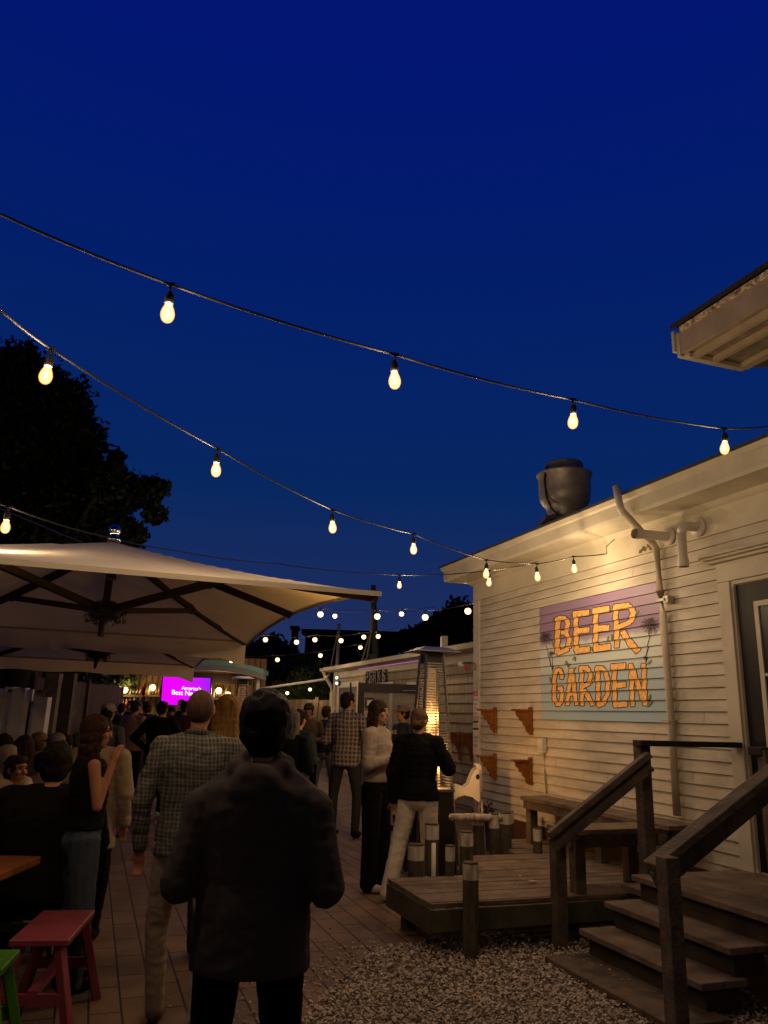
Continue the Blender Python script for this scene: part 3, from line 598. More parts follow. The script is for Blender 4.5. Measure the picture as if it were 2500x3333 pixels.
mb = MB(); vbox(mb, dA, dB, Ld - .27, Ld - .17, 1.74, 1.84, .056, .058); mb.build('notice_panel', M_wht, dl)
mb = MB(); vbox(mb, dA, dB, Ld - .42, Ld - .13, .9, 1.65, .029, .031); mb.build('paper_notice', mat('paper', (.5, .5, .48), .7, nz=.35, nscale=25), dl)
mb = MB(); mb.tube([Vector((dA.x, dA.y - .06, 2.04)), Vector((dA.x - .45, dA.y - .08, 2.02))], .012, 6); mb.build('door_closer', M_steel, dl)
# PERKS sign letters, each a thick black metal letter
def text_mesh(body, size, extrude=.0, bold=0.):
    cu = bpy.data.curves.new('t', 'FONT'); cu.body = body; cu.size = size; cu.align_x = 'LEFT'; cu.extrude = extrude; cu.offset = bold
    o = bpy.data.objects.new('tmp', cu); COL.objects.link(o); bpy.context.view_layer.update()
    me = bpy.data.meshes.new_from_object(o.evaluated_get(bpy.context.evaluated_depsgraph_get())); COL.objects.unlink(o); bpy.data.objects.remove(o); return me
ps = thing('letter_sign', 'black raised PERKS letters over the open door on the shingled wall', 'sign', W(-6.4, LN + .05, 2.35))
MB().wbox(-7.05, -5.7, LN + .03, LN + .036, 2.245, 2.262).build('mounting_rail', M_black, ps)
for i, ch in enumerate('PERKS'):
    me = text_mesh(ch, .40, .012, .012); x0 = min(v.co.x for v in me.vertices); x1 = max(v.co.x for v in me.vertices); y0 = min(v.co.y for v in me.vertices); y1 = max(v.co.y for v in me.vertices)
    for v in me.vertices:
        a = (v.co.x - x0) / (x1 - x0); bb = (v.co.y - y0) / (y1 - y0); v.co = W(-7.02 + i * .27 + a * .215, LN + .052 + v.co.z, 2.245 + bb * .265)
    bm = bmesh.new(); bm.from_mesh(me); bmesh.ops.solidify(bm, geom=bm.faces[:], thickness=.0) if False else None
    bm.to_mesh(me); bm.free(); me.materials.append(M_black); o = bpy.data.objects.new('letter', me); COL.objects.link(o); o.parent = ps; o.matrix_parent_inverse = parent_world(ps).inverted()
# hanging black lantern shape and twin flood lamps by the window
t = thing('wall_lantern', 'black bottle-shaped lantern hanging before the shingled wall window', 'lantern', atY(1139, 2260, 17.2))
bp = atY(1139, 2290, 17.2); MB().lathe(bp, [(.0, -.30), (.07, -.28), (.08, -.1), (.10, .06), (.06, .16), (.025, .26), (.02, .44), (.0, .45)], 14).build('lantern_body', M_black, t, True)
MB().lathe(bp, [(.0, -.45), (.065, -.44), (.075, -.31), (.0, -.30)], 12).build('lantern_glass', mat('lit_glass', (.6, .6, .6), .3, emit=(.8, .85, 1.), es=.35), t, True)
t = thing('flood_light', 'pair of small white flood lamps beside the gutter of the shingled wall', 'lamp', atY(1096, 2215, 19.3))
MB().ell(atY(1104, 2224, 19.2), (.05, .05, .06)).build('lamp_body', M_black, t, True)
for yy in (2206, 2224): MB().ell(atY(1096, yy, 19.1), (.035, .03, .035)).build('lamp_head', emis('cool_white', (1, .95, .85), 2.2), t, True)

# ================================================================== DECK
dk = thing('wooden_deck', 'low weathered wooden deck with stepped outline in front of the mural wall', 'deck', W(3, 1, 0))
dpoly = [(4.15, 2.40), (3.32, 2.40), (3.32, 1.70), (2.46, 1.25), (2.50, .86), (1.60, .36), (1.60, .006), (4.15, .006)]   # (s,n)
mb = MB(); s = 1.60
while s < 4.14:
    s1 = min(s + .133, 4.15)
    # n extent of the outline at this row
    mid = (s + s1) / 2
    nmax = 2.40 if mid > 3.32 else (1.25 + (mid - 2.46) / (.86) * .45 if mid > 2.48 else .36 + (mid - 1.6) / .9 * .5)
    h = random.uniform(-.002, .002); j = random.uniform(-.004, .01)
    mb.wbox(s, s1 - .007, .006, nmax + j, .29 + h, .32 + h); s += .14
mb.build('decking', M_deck, dk, bevel=.002)
mb = MB(); mb.wbox(4.151, 4.19, .02, 2.42, .15, .288); mb.build('rim_joist', mat('green_wood', (.10, .095, .06), .9, nz=.4, nscale=6), dk)
mb = MB(); mb.wbox(3.34, 4.15, 2.385, 2.42, .13, .288); mb.build('rim_joist', MATS['green_wood'], dk)
mb = MB(); mb.wbox(3.30, 3.335, 1.7, 2.42, .13, .288); mb.build('rim_joist', MATS['green_wood'], dk)
for (s, n) in ((3.42, 2.25), (3.7, 1.0), (2.6, .6), (4.05, .4)):
    MB().wbox(s, s + .09, n, n + .09, 0, .289).build('foot_post', M_wood, dk)
# pilings around the deck
def piling(s, n, top, r, white, label, z0=0., lean=0., plain=False):
    t = thing('piling_post', label, 'post', W(s, n, z0), 0, 'short round pilings around the deck')
    a = random.random() * 6
    def col(za, zb_, rr, m, nm):
        m_ = MB(); P = []; seg = 18; rings = 7
        for i in range(rings + 1):
            z = za + (zb_ - za) * i / rings; 
            for k in range(seg):
                th_ = 2 * pi * k / seg; q = rr * (1 + .05 * noise.noise(Vector((cos(th_) * 2 + a, sin(th_) * 2, z * 3)))); P.append(W(s + q * cos(th_) + lean * z, n + q * sin(th_), z))
        F_ = [(i * seg + k, i * seg + (k + 1) % seg, (i + 1) * seg + (k + 1) % seg, (i + 1) * seg + k) for i in range(rings) for k in range(seg)]
        F_ += [tuple(range(seg))[::-1], tuple(range(rings * seg, (rings + 1) * seg))]
        m_.add(P, F_); m_.build(nm, m, t, False)
    col(z0, top - white, r, M_post, 'shaft'); col(top - white + .0005, top - .012, r * 1.03, M_white, 'painted_top'); col(top - .0115, top, r * .97, M_post, 'cut_end')
piling(4.27, 2.17, .60, .054, .11, 'tallest-looking front piling with flaking white top, in the shell gravel')
piling(3.17, 2.12, .55, .066, .12, 'stout white-topped piling at the left end of the deck, behind the thin pipe')
piling(2.76, 1.80, .65, .062, .13, 'white-topped piling directly beside the base of the near patio heater')
piling(1.97, 1.46, .65, .05, .13, 'short piling top peeking out behind the stout pair left of the heater base')
piling(2.90, 1.53, .60, .058, .12, 'piling with the most peeled white top, right of the heater base')
piling(3.27, 1.86, .55, .038, .12, 'slim pale piling half hidden behind the front gravel piling')
piling(2.05, .98, .65, .058, .12, 'piling carrying the crosswise log, tan top, far edge of deck')
piling(2.11, .84, .648, .050, .14, 'far-edge piling with a long greenish white top, middle of the row of three')
piling(2.08, .69, .65, .056, .11, 'far-edge piling with a clean white top, right end of the row of three', z0=0)
piling(1.46, .30, .585, .044, .12, 'small piling near the skirting of the wall, left of the pair under the bench end')
piling(1.66, .14, .60, .032, .10, 'thin piling touching the bench end by the wall')
piling(2.44, .54, .55, .042, .12, 'lowest piling, pale all over its top, below the bench end')
t = thing('cross_log', 'pale peeled log lying crosswise between the far edge pilings', 'log', W(2.0, 1.1, .6), 0)
MB().tube([W(2.12, 1.32, .615), W(2.12, 1.05, .612), W(2.12, .92, .608), W(2.12, .76, .606)], .036, 14).build('log', M_white, t, True)
t = thing('thin_pipe', 'thin pale upright pipe next to the stout piling at the deck end', 'pipe', W(3.2, 1.98, 0)); MB().tube([W(3.22, 1.98, 0), W(3.22, 1.985, .56)], .018, 10).build('pipe', M_pvc, t, True)

# benches on the deck
def bench(t, s0, s1, n0, n1, zt, legs, apron):
    mb = MB(); 
    if (s1 - s0) > (n1 - n0):
        k = 2; w_ = (n1 - n0) / k
        for i in range(k): mb.wbox(s0, s1, n0 + i * w_ + .003, n0 + (i + 1) * w_ - .003, zt - .038, zt + random.uniform(-.001, .002))
    else:
        k = 3; w_ = (s1 - s0) / k
        for i in range(k): mb.wbox(s0 + i * w_ + .003, s0 + (i + 1) * w_ - .003, n0, n1, zt - .038, zt + random.uniform(-.001, .002))
    mb.build('seat', M_deck, t, bevel=.003)
    m2 = MB(); m2.wbox(s0 + .04, s1 - .04, n1 - .05, n1 - .015, zt - .038 - apron, zt - .0395); m2.wbox(s1 - .05, s1 - .015, n0 + .03, n1 - .052, zt - .038 - apron, zt - .0395); m2.build('apron', M_wood, t)
    for (s, n) in legs: MB().wbox(s - .045, s + .045, n - .045, n + .045, .32, zt - .040).build('leg', M_wood, t, bevel=.003)
t = thing('bench', 'long weathered bench running along the mural wall', 'bench', W(2.8, .2, .32), 0, 'weathered benches on the deck')
bench(t, 1.80, 4.12, .035, .36, .78, [(1.90, .28), (3.0, .20)], .08)
t = thing('bench', 'short weathered bench jutting out from the wall behind the stair rail', 'bench', W(3.95, .8, .32), 0, 'weathered benches on the deck')
bench(t, 3.76, 4.12, .42, 1.25, .765, [(4.06, 1.17), (3.83, .52)], .09)
# ================================================================== STAIRS
st = thing('wooden_stairs', 'weathered wooden steps and landing climbing to the dark door', 'stairs', W(5, .8, 0))
mb = MB(); mb.wbox(4.50, 5.75, 1.36, 1.74, .004, .05); mb.build('step', M_wood, st, bevel=.004)
for (n0, n1, z) in ((1.15, 1.47, .20), (.96, 1.26, .36)):
    mb = MB(); mb.wbox(4.50, 5.66, n0, (n0 + n1) / 2 - .003, z - .038, z); mb.wbox(4.50, 5.66, (n0 + n1) / 2 + .003, n1, z - .038, z); mb.build('step', M_deck, st, bevel=.004)
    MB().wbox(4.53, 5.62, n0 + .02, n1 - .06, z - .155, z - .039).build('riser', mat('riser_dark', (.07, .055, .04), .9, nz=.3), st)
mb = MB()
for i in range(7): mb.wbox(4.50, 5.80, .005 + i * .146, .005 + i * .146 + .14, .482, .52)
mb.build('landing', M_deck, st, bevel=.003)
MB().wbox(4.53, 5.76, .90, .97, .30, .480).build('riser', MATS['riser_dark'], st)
MB().wbox(4.205, 4.495, .3, .9, .36, .40).build('side_tread', M_deck, st)
def rail_side(name, label, base, topb, mb_posts, railpts):
    pass
M_rail = mat('rail_wood', (.13, .105, .085), .85, nz=.45, nscale=8, bump=.5, bscale=40)
t = thing('stair_railing', 'left handrail of the stairs with dark level top rail to the wall', 'railing', W(4.2, 1.4, 0), 0, 'railings of the door stairs')
lp = W(4.22, 1.44, 0); tp = W(4.46, .84, 0)
MB().wbox(4.175, 4.265, 1.395, 1.485, 0, .80).build('post', M_rail, t, bevel=.004)
MB().wbox(4.415, 4.505, .795, .885, .30, 1.405).build('post', M_rail, t, bevel=.004)
a = Wn(1788, 2718, 1.56); b_ = Wn(2112, 2455, .87)
MB().beam(a, b_, .10, .045).build('handrail', M_rail, t, bevel=.004)
MB().beam(a + Vector((.02, .01, -.07)), b_ + Vector((0, 0, -.07)), .045, .10).build('rail_board', M_rail, t, bevel=.004)
c_ = Wn(2072, 2418, .92); d_ = Wn(2402, 2425, .05)
MB().beam(c_, d_, .11, .04).build('top_rail', mat('dark_rail', (.03, .026, .02), .8, nz=.3), t, bevel=.004)
t = thing('stair_railing', 'right handrail of the stairs, its sloping rail nearest to the camera', 'railing', W(5.75, 1.8, 0), 0, 'railings of the door stairs')
MB().wbox(5.70, 5.79, 1.67, 1.76, 0, .86).build('post', M_rail, t, bevel=.004)
a = Wn(2118, 2822, 1.74); b_ = Wn(2500, 2520, .86); b2 = b_ + (b_ - a).normalized() * .1
MB().beam(a, b2, .12, .045).build('handrail', M_rail, t, bevel=.004)
MB().beam(a + Vector((.03, .02, -.08)), b2 + Vector((0, 0, -.08)), .045, .11).build('rail_board', M_rail, t, bevel=.004)
MB().beam(b2 + Vector((.02, .0, -.01)), b2 + Vector((.03, .02, .18)), .10, .09).build('post', M_rail, t)
pp = Wn(2500, 2620, .80); MB().box(pp.x - .0, pp.x + .1, pp.y - .02, pp.y + .08, .52, 1.42).build('post', M_rail, t)
pc = Wn(2455, 2445, .80); MB().beam(pc, pc + Vector((.35, .10, .0)), .12, .05).build('top_rail', MATS['dark_rail'], t, bevel=.004)
# clutter: oyster shell on the deck, plant by the corner, pale bag under the bench
t = thing('oyster_shell', 'single pale oyster shell lying on the deck boards', 'shell', W(3.6, 1.8, .33))
c = atZ(1735, 2868, .335); MB().ell(c, (.035, .018, .008)).build('shell', MATS['shell_a'], t, True)
g2 = MB(); g_, g = g, g2
for i in range(46): p = W(random.uniform(2.8, 4.1), random.uniform(.5, 2.2), .3235); flake(p.x, p.y, p.z + .004, random.uniform(.006, .014))
for i in range(26): p = W(random.uniform(4.55, 5.6), random.choice((1.5, 1.55, 1.3, 1.1)), 0); flake(p.x, p.y, {0: .056}.get(0) if False else .058, .009) if (p - W(5, 1.55, 0)).length < .62 and (Vector((p.x, p.y, 0)) - C0).dot(Nv) > 1.48 else None
tag(g2.build('shell_litter', [MATS['shell_a'], MATS['shell_b'], MATS['shell_c']]), 'scattered small shell chips trodden onto the deck boards and lowest step', 'litter', kind='stuff')
t = thing('shrub', 'small dark leafy plant at the foot of the corner board', 'plant', W(.2, .2, .45))
mb = MB()
for i in range(160):
    p = atY(1600, 2635, 10.1) + Vector((random.gauss(0, .09), random.gauss(0, .08), random.gauss(0, .045))); e_ = Euler((random.random() * 6, random.random() * 6, 0)).to_matrix(); r = .022
    mb.add([p + e_ @ Vector(v) for v in ((-r, 0, 0), (0, -r * .5, 0), (r, 0, 0), (0, r * .5, 0))], [(0, 1, 2, 3)])
mb.build('foliage', M_leafdark, t); MB().tube([atY(1600, 2640, 10.1), atY(1600, 2640, 10.1) - Vector((0, 0, .42))], .02, 6).build('stem', M_bark, t)
t = thing('flower_pot', 'dark pot with pale stone under the short bench near the landing', 'pot', W(4.0, .5, .33))
c = W(4.30, .55, .34); MB().lathe(c, [(.05, 0), (.07, .10), (.075, .12), (.06, .125), (0, .11)], 14).build('pot', M_black, t, True); MB().ell(c + Vector((-.09, -.03, .035)), (.04, .03, .035)).build('stone', M_plast, t, True)

# high chair ---------------------------------------------------------------
hy = 9.35
t = thing('high_chair', 'white plastic high chair with slim legs between heater and corner', 'high chair', (.95, hy, 0))
c0 = atY(1508, 2556, hy)   # seat centre
cx, cz = c0.x, .675
mb = MB(); P = [(-.19, -.17), (.15, -.17), (.19, -.10), (.19, .10), (.15, .17), (-.19, .17)]
mb.lathe((0, 0, 0), [], 3) if 0 else None
out = [(-.20, .13), (-.20, .19), (-.08, .19), (.0, .165), (.05, .20), (.09, .30), (.13, .385), (.165, .41), (.19, .39), (.20, .30), (.195, .18), (.205, .0), (.17, .0), (.10, .055), (.0, .075), (-.09, .05), (-.15, .0), (-.19, .0)]
for yy in (-.17, .14):
    mb.prism([(cx + a, hy + yy, cz + b - .02) for a, b in [(q_[0] * .86, q_[1] * .86) for q_ in out]], (0, 0, 0), (0, .03, 0))
mb.prism([(cx + a, hy - .139, cz + b - .02) for a, b in [(.13, .39), (.165, .41), (.19, .39), (.20, .30), (.195, .1), (.165, .1), (.165, .3)]], (0, 0, 0), (0, .278, 0))
mb.box(cx - .18, cx + .17, hy - .139, hy + .139, cz + .03, cz + .06); mb.box(cx - .195, cx - .165, hy - .139, hy + .139, cz + .02, cz + .165)
mb.build('seat_shell', M_plast, t, False, bevel=.004)
MB().ell((cx + .145, hy - .172, cz + .25), (.022, .004, .03)).build('hole', M_black, t)
for (dx, dy, ex, ey) in ((-.17, -.14, -.10, -.09), (.19, -.14, .10, -.12), (-.17, .14, -.10, .09), (.19, .14, .10, .12)):
    MB().tube([(cx + dx, hy + dy, cz + .0), (cx + dx * 1.0 + ex * .45, hy + dy + ey * .6, .01)], .0125, 10).build('leg', mat('leg_metal', (.45, .43, .42), .4, metal=.6), t, True)

# ================================================================== PATIO HEATERS
M_flame = emis_bulb('flame', (1.0, .45, .08), (1., .30, .04), .8, .95)
M_flame2 = emis_bulb('flame_core', (1.0, .66, .22), (1., .45, .10), 2.5, .95)
def heater(name, label, hx, hy_, rz, lit, hs=1.0, near=True):
    t = thing(name, label, 'patio heater', (hx, hy_, 0), rz, 'pyramid patio heaters')
    loc = Vector((hx, hy_, 0)); Rz = Matrix.Rotation(rz, 3, 'Z')
    def T(v): v = Vector(v) * hs; return loc + Rz @ v
    b0, b1, zb, zt = .200, .095, .84, 2.22; bb = .228
    m_ = MB(); m_.hexa([T((-bb, -bb, .02)), T((bb, -bb, .02)), T((bb, bb, .02)), T((-bb, bb, .02)), T((-b0 + .012, -b0 + .012, zb - .03)), T((b0 - .012, -b0 + .012, zb - .03)), T((b0 - .012, b0 - .012, zb - .03)), T((-b0 + .012, b0 - .012, zb - .03))]); m_.build('cabinet', mat('heater_black', (.02, .018, .016), .45, nz=.2), t)
    m_ = MB(); m_.hexa([T((-b0, -b0, zb - .028)), T((b0, -b0, zb - .028)), T((b0, b0, zb - .028)), T((-b0, b0, zb - .028)), T((-b0, -b0, zb)), T((b0, -b0, zb)), T((b0, b0, zb)), T((-b0, b0, zb))]); m_.build('burner_tray', M_steel, t)
    for sx_, sy_ in ((-1, -1), (1, -1), (1, 1), (-1, 1)):
        MB().beam(T((sx_ * bb, sy_ * bb, .0)), T((sx_ * b1, sy_ * b1, zt)), .028 * hs, .028 * hs).build('corner_rail', M_steel, t)
    bars = MB(); nb = 46 if near else 26
    for i in range(nb):
        z = zb + .03 + (zt - zb - .12) * i / (nb - 1); q = b0 + (b1 - b0) * (z - zb) / (zt - zb)
        for a_, b__ in (((-q, -q), (q, -q)), ((q, -q), (q, q)), ((q, q), (-q, q)), ((-q, q), (-q, -q))):
            bars.beam(T((a_[0], a_[1], z)), T((b__[0], b__[1], z)), .004 * hs, .009 * hs)
    bars.build('guard_grille', M_steel, t)
    m_ = MB(); m_.lathe((0, 0, 0), [(.052, zb + .05), (.052, zt - .14)], 16); m_.v = [tuple(T(v)) for v in m_.v]
    gm = mat('quartz_tube', (.9, .85, .8), .05, spec=.6, alpha=.18, emit=(1, .35, .12), es=.05 if lit else 0); m_.build('glass_tube', gm, t, True)
    m_ = MB(); m_.box(-.10, .10, -.10, .10, zt - .10, zt + .02); m_.v = [tuple(T(v)) for v in m_.v]; m_.build('head', M_black, t)
    m_ = MB(); hw = .245; P_ = [T((-hw, -hw, zt + .03)), T((hw, -hw, zt + .03)), T((hw, hw, zt + .03)), T((-hw, hw, zt + .03))]; Q_ = [T((-.13, -.13, zt + .085)), T((.13, -.13, zt + .085)), T((.13, .13, zt + .085)), T((-.13, .13, zt + .085))]
    P2_ = [p + Vector((0, 0, .006)) for p in P_]; m_.add(P_ + P2_ + Q_, [(3, 2, 1, 0), (0, 1, 5, 4), (1, 2, 6, 5), (2, 3, 7, 6), (3, 0, 4, 7), (4, 5, 9, 8), (5, 6, 10, 9), (6, 7, 11, 10), (7, 4, 8, 11), (8, 9, 10, 11)]); m_.build('reflector', mat('reflector_metal', (.26, .26, .28), .35, metal=.9), t)
    if lit:
        m_ = MB(); pts = []; rs = []
        for i in range(24):
            z = zb + .06 + i * .036; pts.append(T((.016 * sin(i * .7) + .008 * sin(i * 2.1), .014 * cos(i * .9), z))); rs.append((.038 * (1 - (i / 25) ** 1.3) + .003) * (1 + .16 * sin(i * 1.3)))
        m_.tube(pts, rs, 10); m_.build('flame', M_flame, t, True)
        m_ = MB(); m_.tube([T((.004 * i, .0, zb + .05 + .045 * i)) for i in range(9)], [.037 * (1 - i / 10) + .006 for i in range(9)], 8); m_.build('flame_core', M_flame2, t, True)
        for z, pw in ((zb + .15, 20.), (zb + .40, 20.), (zb + .70, 9.)):
            ld = bpy.data.lights.new('flame_light', 'POINT'); ld.energy = pw; ld.color = (1, .46, .13); ld.shadow_soft_size = .05
            lo = bpy.data.objects.new('flame_light', ld); COL.objects.link(lo); lo.location = T((0, 0, z)); lo.parent = t; lo.matrix_parent_inverse = parent_world(t).inverted()
    return t
heater('patio_heater', 'lit pyramid patio heater burning beside the two women', .575, 8.62, radians(18), True)
hp = atY(785, 2300, 17.0)
heater('patio_heater', 'distant unlit pyramid heater under the bar roof', hp.x, 17.0, radians(10), False, near=False)

# ================================================================== UMBRELLAS (centre, axes parallel to the wall)
uR = Vector((.94, .342, 0)); vF = Vector((-.342, .94, 0))
def umbrella(label, ctr, dz, light):
    t = thing('cantilever_umbrella', label, 'umbrella', (ctr.x, ctr.y, 0), 0, 'rectangular cream umbrellas over the tables')
    A, B = 1.535, 2.2
    def zedge(u, v):  # height at the rim
        k = min(1., abs(u) / A) * min(1., abs(v) / B)
        return 2.44 - .12 * k ** 2
    def P(u, v):
        ru = max(abs(u) / A, abs(v) / B); 
        if ru < 1e-6: return ctr + Vector((0, 0, 2.86 + dz))
        eu, ev = u / ru, v / ru; ze = zedge(eu, ev)
        if ev < -B + .01: ze = 2.27 - .0 * abs(eu)
        if eu > A - .01: ze = 2.27 + .13 * (1 - (ev / B) ** 2)
        if ev > B - .01: ze = 2.33
        sag = -.05 * sin(pi * ru) * (1 - math.cos(4 * atan2(v / B, u / A))) * .5
        return ctr + uR * u + vF * v + Vector((0, 0, 2.86 + dz + (ze - 2.86) * (ru ** 1.08) + sag))
    nu, nv = 36, 44; vs = [P(-A + 2 * A * i / nu, -B + 2 * B * j / nv) for j in range(nv + 1) for i in range(nu + 1)]
    fs = [(j * (nu + 1) + i, j * (nu + 1) + i + 1, (j + 1) * (nu + 1) + i + 1, (j + 1) * (nu + 1) + i) for j in range(nv) for i in range(nu)]
    m_ = MB(); m_.add(vs, fs); n_ = len(vs)
    cn = m_.build('canopy', M_canvas, t, True)
    # rim hem
    m_ = MB(); rim = [P(-A + 2 * A * i / nu, -B) for i in range(nu + 1)] + [P(A, -B + 2 * B * j / nv) for j in range(1, nv + 1)] + [P(A - 2 * A * i / nu, B) for i in range(1, nu + 1)] + [P(-A, B - 2 * B * j / nv) for j in range(1, nv)]
    for i in range(len(rim)):
        a_, b__ = rim[i], rim[(i + 1) % len(rim)]; m_.quad(a_ + Vector((0, 0, -.022)), b__ + Vector((0, 0, -.022)), b__ + Vector((0, 0, .008)), a_ + Vector((0, 0, .008)))
    m_.build('hem', mat('hem', (.50, .45, .38), .8), t)
    # valance hanging on the far side with folds
    m_ = MB(); N_ = 60; top = []; bot = []
    for i in range(N_ + 1):
        u = -A + 2 * A * i / N_; p = P(u, B) ; w1 = .03 * noise.noise(Vector((u * 3, 0, dz * 9))) + .015 * noise.noise(Vector((u * 9, 3, dz))); top.append(p + vF * .004); bot.append(p + vF * (.02 + w1) + Vector((0, 0, -.20 - .012 * sin(u * 7) - (.10 if u > A - .25 else 0) * ((u - A + .25) / .25))))
    mid = [a_.lerp(b__, .5) + vF * (.025 * noise.noise(Vector((i * .3, 1, dz)))) for i, (a_, b__) in enumerate(zip(top, bot))]
    m_.add(top + mid + bot, [(i, i + 1, N_ + 2 + i, N_ + 1 + i) for i in range(N_)] + [(N_ + 1 + i, N_ + 2 + i, 2 * N_ + 3 + i, 2 * N_ + 2 + i) for i in range(N_)])
    m_.build('valance', M_canvas, t, True)
    hub = ctr + Vector((0, 0, 2.30 + dz)); apex = ctr + Vector((0, 0, 2.80 + dz))
    off = Vector((0, 0, -.035))
    for (u, v) in ((A, -B), (A, 0), (A, B), (0, B), (-A, B), (-A, 0), (-A, -B), (0, -B)):
        m_ = MB(); pr = None
        for k in range(1, 13):
            f = k / 12; q = P(u * f * .985, v * f * .985) + off
            if pr is not None: m_.beam(pr, q, .045, .055)
            pr = q
        rb = m_.build('rib', M_rib, t)
        mid_ = P(u * .52, v * .52) + off * 1.6; d = (mid_ - hub).normalized()
        m2 = MB(); m2.beam(hub + d * .10, mid_, .045, .05); m2.ell(mid_, (.035, .035, .035)); m2.build('strut', M_rib, rb)
    m_ = MB(); m_.lathe(hub, [(.07, -.07), (.12, -.05), (.13, .03), (.09, .06), (.05, .08)], 20); m_.tube([hub + Vector((0, 0, .06)), apex], .03, 10); m_.tube([hub + Vector((-.01, 0, -.07)), hub + Vector((-.02, 0, -.20))], [.03, .018], 8)
    m_.build('hub', mat('hub_metal', (.05, .04, .03), .5, nz=.4, nscale=12), t)
    m_ = MB()
    for i in range(260):
        a_ = random.random() * 6.28; p = hub + Vector((cos(a_) * random.uniform(.08, .17), sin(a_) * random.uniform(.08, .17), random.uniform(-.10, .06))); e_ = Euler((random.random() * 6, random.random() * 6, 0)).to_matrix(); r = .014
        m_.add([p + e_ @ Vector(v) for v in ((-r * 2, 0, 0), (0, -r * .4, 0), (r * 2, 0, 0), (0, r * .4, 0))], [(0, 1, 2, 3)])
    m_.build('greenery', mat('greenery', (.05, .06, .03), .8), t)
    m_ = MB(); m_.lathe(ctr + Vector((0, 0, 2.86 + dz)), [(.05, .0), (.055, .03), (.03, .05), (.045, .08), (.05, .11), (.03, .14), (0, .15)], 14); m_.build('finial', mat('chrome', (.7, .7, .72), .12, metal=1.), t, True)
    # off-set mast and boom carrying the canopy from the left
    ms = ctr - uR * 3.2 + vF * .6
    MB().tube([ms * 1.0, ms + Vector((0, 0, 2.95))], .06, 12).build('mast', M_rib, t, True)
    MB().beam(ms + Vector((0, 0, 2.9)), ctr + Vector((0, 0, 2.93 + dz)) - uR * .0, .05, .06).build('boom', M_rib, t) if False else None
    MB().beam(ms + Vector((0, 0, 2.2)), hub - uR * 1.5 + Vector((0, 0, .12)), .05, .07).build('boom', M_rib, t)
    return t
cU = Vector((-2.195, 6.14, 0)); umbrella('nearer large cream umbrella whose pale top catches the light', cU, 0., True)
umbrella('farther cream umbrella partly hidden below the nearer canopy', cU + vF * 4.6, -.04, False)

# ================================================================== STRING LIGHTS
def add_light(p, e_, col=WARM, r=.03, par=None):
    ld = bpy.data.lights.new('bulb_light', 'POINT'); ld.energy = e_; ld.color = col; ld.shadow_soft_size = r
    o = bpy.data.objects.new('bulb_light', ld); COL.objects.link(o); o.location = p
    if par: o.parent = par; o.matrix_parent_inverse = parent_world(par).inverted()
    return o
bulb_mesh = {}
def bulb_me(kind):
    if kind in bulb_mesh: return bulb_mesh[kind]
    m_ = MB(); pr = [(.0, -.062), (.012, -.060), (.021, -.052), (.0265, -.038), (.0275, -.024), (.024, -.008), (.0175, .008), (.0135, .02)]
    k = 1. if kind == 'near' else 1.
    if kind == 'far': pr = [(.0, -.055), (.025, -.051), (.044, -.034), (.053, -.007), (.050, .017), (.037, .036), (.018, .045)]  # oversized globe: the glow around distant bulbs is put into their shape
    m_.lathe((0, 0, 0), pr, 16); n0_ = len(m_.f)
    q_ = .0045 if kind == 'near' else .012; m_.ell((0, 0, -.022 if kind == 'near' else -.005), (q_, q_, q_ * 4.5 if kind == 'near' else q_ * 1.6), None, 8, 6, 1)
    me = m_.mesh('bulb'); me.materials.append(M_bulb if kind == 'near' else M_bulbfar); me.materials.append(M_fil); me.shade_smooth()
    s_ = MB(); s_.lathe((0, 0, 0), [(.015, .018), (.018, .022), (.018, .055), (.012, .066), (.007, .075)], 12); sm = s_.mesh('socket'); sm.materials.append(M_rubber); sm.shade_smooth()
    bulb_mesh[kind] = (me, sm); return bulb_mesh[kind]
def string(label, pts, energy, kind='near', cord_r=.0055, drop=.125):
    """pts: (px,py,Y,is_bulb); bulb pixel is the middle of its glass"""
    t = thing('string_light', label, 'string light', atY(*pts[0][:3]), 0, 'strings of bulbs over the yard')
    path = []; me, sm = bulb_me(kind); o0 = None; cm = MB()
    for (px, py, Y, isb) in pts:
        p = atY(px, py, Y)
        if isb:
            q = p + Vector((0, 0, drop)); o = bpy.data.objects.new('bulb', me); COL.objects.link(o); o.location = p + Vector((0, 0, .022)); o.rotation_euler = (random.uniform(-.08, .08), random.uniform(-.08, .08), 0)
            o.parent = t; o.matrix_parent_inverse = parent_world(t).inverted()
            s_ = bpy.data.objects.new('socket', sm); COL.objects.link(s_); s_.parent = o
            add_light(p, energy, par=t, r=.018)
            cm.tube([q + Vector((0, 0, .004)), q - Vector((0, 0, drop - .085))], [.006, .004], 6)
            cm.tube([q + Vector((-.018, 0, .002)), q + Vector((.018, 0, .0))], .008, 6)
        else: q = p
        path.append(q)
    fine = []
    for i in range(len(path) - 1):
        a_, b__ = path[i], path[i + 1]; d = (b__ - a_).length
        for k in range(8): f = k / 8; fine.append(a_.lerp(b__, f) + Vector((0, 0, -.035 * min(d, 2.) * 4 * f * (1 - f) * .35)))
    fine.append(path[-1]); cm.tube(fine, cord_r, 6); cm.build('cord', M_rubber, t, True)
    return t
EN = 20.0
string('nearest bulb string, crossing the open sky from upper left to the roof', [(-700, 420, 2.3, 0), (-260, 700, 2.45, 1), (0, 697, 2.5, 0), (546, 1020, 2.7, 1), (1284, 1238, 3.15, 1), (1866, 1372, 3.8, 1), (2360, 1458, 4.4, 1), (2500, 1388, 4.65, 0), (2640, 1400, 4.9, 0)], EN * .8)
